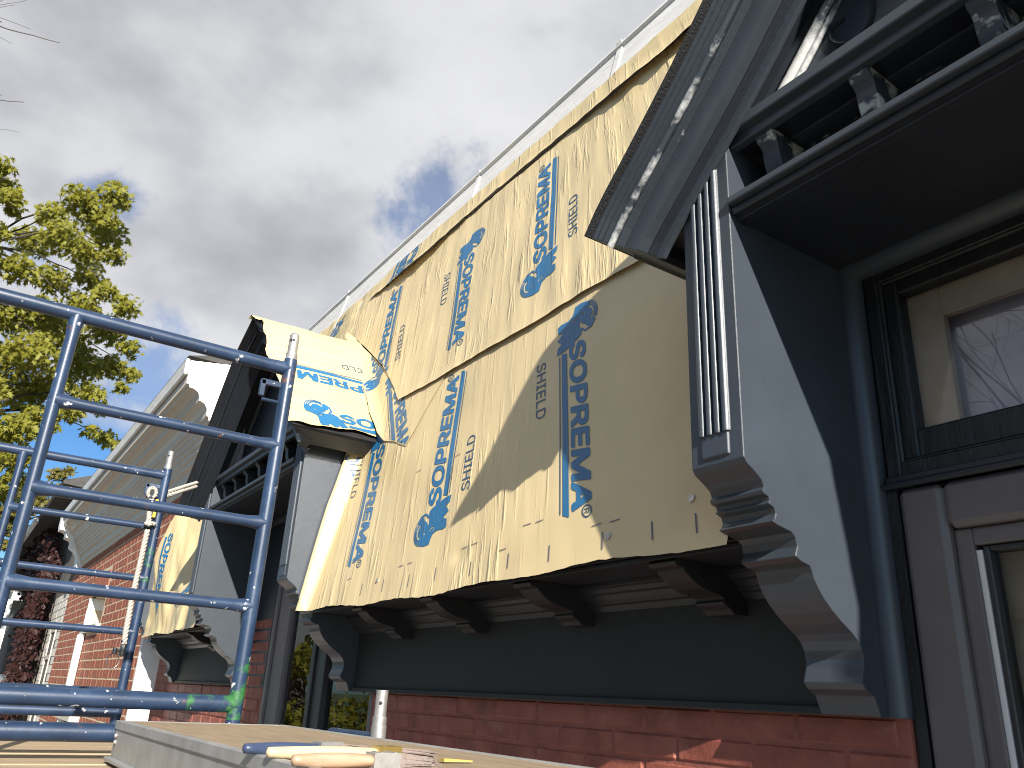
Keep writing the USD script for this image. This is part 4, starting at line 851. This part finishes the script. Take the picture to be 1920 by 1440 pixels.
t2 = thing('amber_tree', 'small amber leaved tree far behind the creeper house roof', 'tree', (-32.5, -0.6, GZ))
part(t2, 'trunk', limb((-32.5, -0.6, GZ - .1), (-31.8, 0.1, 4.6), 0.22, 0.08, 5, 8, 0.04), 'bark', smooth=True)
part(t2, 'branches', cat(*[limb((-31.9, 0.05, 3.9), c[:3], 0.05, 0.012, 300 + i) for i, c in enumerate(CL2)]), 'bark', smooth=True)
part(t2, 'crown', leaf_mesh(crown_points(CL2, 110, 19), 0.19, aim=(0.75, -0.1, 0.5), spread=0.8, seed=14), 'amber_leaf', kind='stuff')

def bare_tree(name, label, base, top, seed, tips, r0=0.16):
    g = np.random.default_rng(seed); t = thing(name, label, 'tree', base)
    part(t, 'trunk', limb(base, top, r0, r0 * 0.45, seed, 9, 0.03), 'bark', smooth=True)
    ms = []
    def grow(p, d, L, r, depth):
        k = 6; P = [np.array(p, float)]; dd = np.array(d, float)
        for i in range(k):
            dd = dd + g.normal(size=3) * 0.10 + np.array([0, 0, 0.03]); dd /= np.linalg.norm(dd); P.append(P[-1] + dd * L / k)
        ms.append(tube(P, np.linspace(r, r * 0.5, k + 1), 5))
        if depth > 0:
            for j in range(int(g.integers(3, 5))):
                i = int(g.integers(2, k + 1)); nd = dd + g.normal(size=3) * 0.55; nd /= np.linalg.norm(nd)
                grow(P[i], nd, L * g.uniform(0.5, 0.75), r * 0.55, depth - 1)
    for a, b, r, dep in tips:
        a, b = np.array(a, float), np.array(b, float); L = np.linalg.norm(b - a)
        grow(a, (b - a) / L, L, r, dep)
    part(t, 'branches', cat(*ms), 'twig_grey', smooth=True)
    return t
bare_tree('bare_tree', 'leafless tree whose twig tips reach in at the upper left', (-10.2, -3.6, GZ), (-10.0, -3.2, 4.6), 8,
    [((-9.7, -2.9, 5.2), (-8.95, -1.7, 6.35), 0.014, 2), ((-9.8, -2.8, 5.0), (-9.35, -1.62, 5.95), 0.014, 2), ((-9.7, -2.9, 5.4), (-9.15, -1.7, 6.15), 0.013, 2), ((-9.9, -3.0, 4.8), (-9.6, -1.5, 5.6), 0.013, 2), ((-9.6, -3.1, 5.8), (-8.85, -1.9, 6.6), 0.013, 2), ((-10, -3.2, 4.6), (-10.2, -3.8, 8.0), 0.06, 3)], 0.14)
bare_tree('bare_tree', 'leafless street tree across the road, seen in the transom glass', (-5.3, -10.9, GZ), (-5.1, -10.6, 3.2), 12,
    [((-5.15, -10.7, 2.2), (-4.2, -9.8, 5.6), 0.030, 4), ((-5.1, -10.6, 3.0), (-6.6, -10.2, 6.6), 0.035, 4), ((-5.1, -10.6, 2.6), (-3.0, -10.4, 5.4), 0.028, 4), ((-5.1, -10.6, 3.2), (-5.6, -9.8, 6.8), 0.03, 4), ((-5.1, -10.6, 2.8), (-7.4, -10.4, 5.2), 0.03, 4)], 0.09)
CL3 = [(-4.4, -8.6, 0.4, .5), (-3.6, -8.9, 0.0, .55), (-5.1, -8.7, -0.1, .5), (-4.2, -8.8, 1.1, .45), (-3.4, -8.6, 0.9, .4), (-5.0, -8.9, 0.9, .4)]
# hedge and tree opposite (they show in the glass)
t3 = thing('amber_tree', 'small amber tree across the road, mirrored in the door glass', 'tree', (-4.3, -10.9, GZ))
part(t3, 'trunk', limb((-4.3, -10.9, GZ - .1), (-4.3, -10.9, 0.2), 0.10, 0.05, 5, 8, 0.04), 'bark', smooth=True)
CL3 = [(x, y - 2.1, z, r) for x, y, z, r in CL3]
part(t3, 'branches', cat(*[limb((-4.3, -10.9, -0.6), c[:3], 0.04, 0.01, 400 + i) for i, c in enumerate(CL3)]), 'bark', smooth=True)
part(t3, 'crown', leaf_mesh(crown_points(CL3, 26, 29), 0.16, spread=1.0, seed=24), 'amber_leaf', kind='stuff')
t4 = thing('maple_tree', 'dense yellow green tree down the road, mirrored in the tall window', 'tree', (-17.5, -4.6, GZ))
CL4 = [(-17.5 + 1.7 * math.cos(a), -4.9 + 1.5 * math.sin(a), z, .9) for a in (0, 1.2, 2.4, 3.6, 4.8) for z in (-0.6, 0.8, 2.2, 3.4)]
part(t4, 'trunk', limb((-17.5, -4.9, GZ - .1), (-17.5, -4.9, 2.6), 0.2, 0.08, 5, 8, 0.04), 'bark', smooth=True)
part(t4, 'crown', leaf_mesh(crown_points(CL4, 24, 39), 0.2, spread=1.0, seed=34), 'maple_leaf', kind='stuff')
oh = thing('terrace_house', 'plain terrace house across the road behind the viewer', 'house', (-6, -17, GZ))
part(oh, 'wall', box(-16, 12, -24, -16.5, GZ, 2.2), 'stucco'); part(oh, 'roof', prism_x([(-16.2, 2.2), (-20, 4.6), (-24.3, 2.2)], -16.3, 12.3), 'roof_shingle')
for k in range(8): 
    w_ = part(oh, 'window', box(-14.5 + 3.3 * k, -13.2 + 3.3 * k, -16.5, -16.46, -0.8, 0.9), 'dark_frame')

# ------------------------------------------------------------------ scaffold
YP, YI, YO, ZT = 0.742, 0.095, -0.79, 0.998
def frame(x, label):
    f = thing('scaffold', label, 'scaffold frame', (x, YP, GZ), 'blue ladder frames of the scaffold')
    r = 0.0215
    part(f, 'post', cyl((x, YP, GZ), (x, YP, ZT + 0.035), r, 24), 'scaffold_blue', smooth=40)
    part(f, 'post', cyl((x, YO, GZ), (x, YO, ZT + 0.035), r, 24), 'scaffold_blue', smooth=40)
    for y in (YP, YO):
        sp = cat(cyl((x, y, ZT + 0.035), (x, y, ZT + 0.058), 0.0195, 24), cyl((x, y, ZT + 0.058), (x, y, ZT + 0.125), 0.0165, 24), tube([(x, y, ZT + 0.125), (x, y, ZT + 0.132)], [0.0165, 0.012], 24))
        part(f, 'spigot', sp, 'galvanised', smooth=40)
        part(f, 'pin_hole', cat(cyl((x + 0.0135, y - 0.004, ZT + 0.103), (x + 0.0172, y - 0.006, ZT + 0.103), 0.0045, 10), cyl((x + 0.012, y - 0.013, ZT + 0.103), (x + 0.0125, y - 0.0145, ZT + 0.103), 0.0045, 10)), 'dark_frame')
    part(f, 'inner_post', tube([(x, YI, -0.13), (x, YI, ZT - 0.07), (x, YI, ZT - 0.03), (x, YI, ZT)], [0.0175, 0.0175, 0.021, 0.021], 20), 'scaffold_blue', smooth=40)
    def bar(ya, yb, z, rr, n='rung'):
        L = abs(yb - ya); s_ = np.sign(yb - ya)
        ys = [ya, ya + s_ * 0.02, ya + s_ * 0.06, yb - s_ * 0.06, yb - s_ * 0.02, yb]
        part(f, n, tube([(x, y, z) for y in ys], [rr * 1.35, rr * 1.32, rr, rr, rr * 1.32, rr * 1.35], 20), 'scaffold_blue', smooth=40)
    part(f, 'top_rail', cyl((x, YO, ZT), (x, YP, ZT), r, 24), 'scaffold_blue', smooth=40)
    for z in (0.731, 0.478, 0.226): bar(YI, YP, z, 0.0165)
    part(f, 'bearer', cyl((x, YO, -0.048), (x, YP, -0.048), 0.0235, 24), 'scaffold_blue', smooth=40)
    part(f, 'bearer', cyl((x, YO, -0.131), (x, YP, -0.131), 0.0235, 24), 'scaffold_blue', smooth=40)
    part(f, 'lock_tab', cat(box(x - 0.006, x + 0.006, YP - 0.085, YP - 0.015, ZT - 0.072, ZT - 0.052, 0.002), box(x - 0.006, x + 0.006, YP - 0.088, YP - 0.07, ZT - 0.112, ZT - 0.055, 0.002), cyl((x, YP - 0.075, ZT - 0.122), (x, YP - 0.015, ZT - 0.122), 0.0055, 10)), 'scaffold_blue')
    part(f, 'weld_collar', cat(tube([(x, YP - 0.055, ZT), (x, YP - 0.02, ZT)], [0.0225, 0.0235], 20)), 'scaffold_blue', smooth=40)
    return f
fn_ = frame(-2.525, 'nearer blue ladder frame of the scaffold, right behind the aluminium platform')
# the farther frame refers to the first one
fx = UsdGeom.Xform.Define(stage, numbered('/World/scaffold')); fx.AddTranslateOp().Set(Gf.Vec3d(-4.372, YP + 0.002, GZ - 0.008))
fp = fx.GetPrim(); fp.GetReferences().AddInternalReference(fn_.GetPath()); fp.SetInstanceable(True)
tag(fp, 'farther blue ladder frame of the scaffold, with the white rope tied to its post', 'scaffold frame', 'blue ladder frames of the scaffold')

pp = thing('steel_post', 'galvanised post end sticking up beside the red painted brick', 'post', (-2.31, 1.1, GZ))
part(pp, 'tube', cyl((-2.31, 1.1, GZ), (-2.31, 1.1, -0.085), 0.022, 22), 'galvanised', smooth=40)
part(pp, 'collar', cyl((-2.31, 1.1, -0.086), (-2.31, 1.1, -0.062), 0.0205, 22), 'galvanised', smooth=40)
part(pp, 'spigot', cyl((-2.31, 1.1, -0.063), (-2.31, 1.1, 0.010), 0.0175, 22), 'galvanised', smooth=40)
part(pp, 'pin_hole', cyl((-2.296, 1.092, -0.025), (-2.2925, 1.0895, -0.025), 0.005, 10), 'dark_frame')
part(pp, 'cross_arm', cyl((-2.56, 1.06, -0.118), (-2.31, 1.1, -0.118), 0.014, 14), 'scaffold_blue', smooth=40)

# aluminium framed platform, slightly tilted
pd = np.array([1.0, -0.010, 0.006]); pd /= np.linalg.norm(pd); pw = np.array([0.010, 1.0, 0.0]); pw -= pd * (pw @ pd); pw /= np.linalg.norm(pw); pn = np.cross(pd, pw)
PO = np.array([-2.482, 0.425, -0.0985])
def pbox(a0, a1, b0, b1, c0, c1, c=0.0):
    m = box(a0, a1, b0, b1, c0, c1, c); v = m.vertices; m.vertices = PO + v[:, :1] * pd + v[:, 1:2] * pw + v[:, 2:] * pn; return m
plat = thing('scaffold_platform', 'aluminium framed plywood scaffold platform with brushes lying on it', 'platform', tuple(PO))
part(plat, 'plywood_deck', pbox(0.012, 2.10, 0.018, 0.437, -0.012, -0.001), 'plywood')
part(plat, 'side_rail', cat(pbox(0, 2.11, 0, 0.0175, -0.020, 0.001, 0.002), pbox(0, 2.11, 0.004, 0.008, -0.085, -0.0205), pbox(0, 2.11, -0.012, 0.012, -0.095, -0.0855, 0.002)), 'aluminium')
part(plat, 'side_rail', cat(pbox(0, 2.11, 0.4375, 0.455, -0.020, 0.001, 0.002), pbox(0, 2.11, 0.447, 0.451, -0.085, -0.0205), pbox(0, 2.11, 0.441, 0.465, -0.095, -0.0855, 0.002)), 'aluminium')
part(plat, 'end_rail', pbox(0, 0.0115, 0.018, 0.437, -0.075, 0.0005, 0.002), 'aluminium')
for b in (0.03, 0.43): part(plat, 'hook', cat(pbox(-0.045, 0.0, b - 0.012, b + 0.012, -0.012, -0.004), pbox(-0.052, -0.045, b - 0.012, b + 0.012, -0.05, -0.004)), 'steel_dark')
for a, c in ((0.035, -0.05), (0.02, -0.092), (0.05, -0.092), (0.03, -0.035)): part(plat, 'bolt', cat(*[sph(PO + pd * a + pw * 0.003 + pn * c, 0.006, 1)]), 'galvanised')

for k in range(7):
    x = -4.30 + 0.31 * k
    b = thing('deck_board', ['weathered deck board farthest along the scaffold floor', 'second deck board from the farther frame', 'third deck board from the farther frame', 'deck board midway between both ladder frames', 'deck board one before the nearer frame', 'deck board just short of the nearer frame', 'deck board under the aluminium platform end'][k], 'board', (x, 0, -0.2), 'wooden deck boards of the scaffold floor')
    part(b, 'plank', box(x + 0.003, x + 0.303, -0.78, 0.60, -0.232, -0.200 + random.uniform(-0.002, 0.002), 0.003), 'deck_board')

# brushes
def brush(name, label, a, b, hl, w, mats, fl=0.038, bl=0.06, lift=0.0085):
    a, b = np.array(a, float), np.array(b, float); d = b - a; d -= pn * (d @ pn); d /= np.linalg.norm(d); sd = np.cross(pn, d)
    t = thing(name, label, 'paintbrush', tuple(a))
    zq = lambda p: p + pn * (((PO - p) @ pn) + lift)
    a = zq(a)
    tt = np.linspace(0, 1, 14); wd = w * (0.48 + 0.16 * np.cos(tt * 9.0) * (1 - tt) + 0.40 * tt ** 3); th = 0.0068 + 0.0022 * np.sin(tt * 3)
    ang = np.arange(12) / 12 * 2 * np.pi; V = []
    for i in range(14):
        c = a + d * hl * tt[i]; V.append(c + np.cos(ang)[:, None] * sd * wd[i] * 0.5 + np.sin(ang)[:, None] * pn * th[i])
    V = np.concatenate(V); F = []
    for i in range(13):
        for j in range(12): F += [(i * 12 + j, i * 12 + (j + 1) % 12, (i + 1) * 12 + (j + 1) % 12), (i * 12 + j, (i + 1) * 12 + (j + 1) % 12, (i + 1) * 12 + j)]
    V = np.vstack([V, a - d * 0.003, a + d * hl]); n = len(V)
    for j in range(12): F += [(n - 2, (j + 1) % 12, j), (n - 1, 13 * 12 + j, 13 * 12 + (j + 1) % 12)]
    m = trimesh.Trimesh(V, F, process=False)
    if m.volume < 0: m.invert()
    part(t, 'handle', m, mats[0], smooth=True)
    def ob(p0, p1, ww, hh, ww2=None, hh2=None):
        ww2 = ww2 or ww; hh2 = hh2 or hh
        P = [p0 + sx * sd * ww / 2 + sz * pn * hh / 2 for sx in (-1, 1) for sz in (-1, 1)] + [p1 + sx * sd * ww2 / 2 + sz * pn * hh2 / 2 for sx in (-1, 1) for sz in (-1, 1)]
        return trimesh.convex.convex_hull(np.array(P))
    f0 = a + d * (hl - 0.004); f1 = f0 + d * fl
    part(t, 'ferrule', cat(ob(f0, f1, w * 1.02, 0.020), ob(f0 + d * 0.008, f0 + d * 0.011, w * 1.05, 0.0215), ob(f1 - d * 0.010, f1 - d * 0.007, w * 1.05, 0.0215)), mats[1])
    g = np.random.default_rng(int(abs(a[0]) * 1000)); ms = []
    for k in range(150):
        u, v = g.uniform(-1, 1), g.uniform(-1, 1); p = f1 - d * .004 + sd * u * w * 0.47 + pn * v * 0.008
        q = f1 + d * bl * g.uniform(0.75, 1.05) + sd * (u * w * 0.52 + g.normal() * 0.003) + pn * (v * 0.004 + g.normal() * 0.0015 - 0.002)
        ms.append(tube([p, q], [0.0009, 0.0005], 4))
    part(t, 'bristles', cat(ob(f1, f1 + d * bl * 0.8, w * 0.97, 0.016, w * 1.0, 0.005), *ms), 'bristle')
brush('paintbrush', 'cream handled paintbrush with gold ferrule on the platform', (-1.192, 0.405, -0.08), (-1.197, 0.60, -0.08), 0.166, 0.027, ('handle_cream', 'brass'))
brush('paintbrush', 'bare wood handled paintbrush with steel ferrule nearest the platform edge', (-1.056, 0.392, -0.08), (-1.062, 0.6, -0.08), 0.108, 0.027, ('handle_wood', 'galvanised'))
brush('paintbrush', 'dark blue handled paintbrush behind the cream one on the platform', (-1.268, 0.396, -0.08), (-1.295, 0.58, -0.08), 0.12, 0.027, ('handle_blue', 'galvanised'))
ws = thing('wood_shim', 'thin yellow wood wedge beside the brush bristles on the platform', 'wedge', (-1.10, 0.65, -0.08))
c0 = np.array([-1.15, 0.655, 0.0]); c0[2] = -0.0985 + ((c0 - PO) @ pd) * 0.006 + 0.0
P0 = c0 + pn * (((PO - c0) @ pn))
wm = np.array([P0 + a * pw + b * pd + c * pn for a, b, c in ((0, -0.008, 0.001), (0, 0.008, 0.001), (0.05, -0.006, 0.001), (0.05, 0.006, 0.001), (0, -0.008, 0.006), (0, 0.008, 0.006), (0.05, -0.006, 0.003), (0.05, 0.006, 0.003))])
part(ws, 'wedge', trimesh.convex.convex_hull(wm), 'shim_wood')

# ------------------------------------------------------------------ ropes on the far frame
def rope_mesh(P, r, pitch=0.085, n=3, per=10):
    P = np.asarray(P, float); seg = np.concatenate([[0], np.cumsum(np.linalg.norm(np.diff(P, axis=0), axis=1))])
    m = max(12, int(seg[-1] / pitch * per)); s = np.linspace(0, seg[-1], m); C = np.stack([np.interp(s, seg, P[:, i]) for i in range(3)], 1)
    T = np.gradient(C, axis=0); T /= np.linalg.norm(T, axis=1, keepdims=True); a = np.array([0.3, 0.9, 0.2]); N = np.cross(T, a); N /= np.linalg.norm(N, axis=1, keepdims=True); B = np.cross(T, N)
    out = []
    for k in range(n):
        ph = 2 * np.pi * (s / pitch + k / n); out.append(tube(C + (r * 0.52) * (np.cos(ph)[:, None] * N + np.sin(ph)[:, None] * B), r * 0.56, 7))
    return cat(*out)
FXX = -4.372
rp = thing('rope', 'white twisted rope hanging in a loop down the farther ladder frame', 'rope', (FXX, 0.68, 0.9))
RX = FXX + 0.032
loop = [(RX, 0.688 + 0.019 * math.sin(a), 0.886 + 0.026 * math.cos(a)) for a in np.linspace(-2.7, 2.7, 24)]
down = [(RX, 0.690, 0.852), (RX + .004, 0.696, 0.82), (RX, 0.694, 0.79), (RX + .002, 0.699, 0.755), (RX, 0.700, 0.728)]
part(rp, 'upper_run', cat(rope_mesh(down, 0.0125, 0.05), rope_mesh(loop, 0.0085, 0.045)), 'rope_white', smooth=True)
part(rp, 'knot', rope_mesh([(RX + .01, 0.684, 0.735), (RX + .014, 0.700, 0.722), (RX + .012, 0.716, 0.736), (RX + .008, 0.730, 0.730)], 0.010, 0.04), 'rope_white', smooth=True)
part(rp, 'lower_run', rope_mesh([(RX, 0.703, 0.70), (RX, 0.702, 0.556), (RX, 0.699, 0.376), (RX, 0.703, 0.228), (RX, 0.707, 0.16)], 0.013, 0.055), 'rope_white', smooth=True)
part(rp, 'tail_run', cat(*[rope_mesh([(FXX - .02, 0.752, 0.885 + q), (FXX - .02, 0.79, 0.905 + q), (FXX - .04, 0.84, 0.935 + q), (FXX - .10, 0.92, 0.985 + q)], 0.0095, 0.045) for q in (0.0, 0.021)]), 'rope_white', smooth=True)
part(rp, 'tag', box(RX - 0.004, RX + 0.004, 0.712, 0.726, 0.765, 0.858, 0.002), 'tag_yellow')
rg = thing('rope_grab', 'steel rope clamp with a ring at the rope end', 'clamp', (FXX, 0.66, 0.0))
part(rg, 'clamp', cat(box(RX - 0.014, RX + 0.014, 0.694, 0.716, 0.105, 0.16, 0.005), cyl((RX, 0.670, 0.128), (RX, 0.70, 0.132), 0.007, 12), cyl((RX, 0.674, 0.115), (RX, 0.674, 0.14), 0.010, 12), sph((RX, 0.704, 0.172), 0.013, 2)), 'steel_dark')
th = np.linspace(0, 2 * np.pi, 30)
part(rg, 'ring', tube(np.stack([np.full(30, RX), 0.674 + 0.027 * np.cos(th), 0.082 + 0.033 * np.sin(th)], 1), 0.0022, 8, cap=False), 'steel_dark', smooth=True)
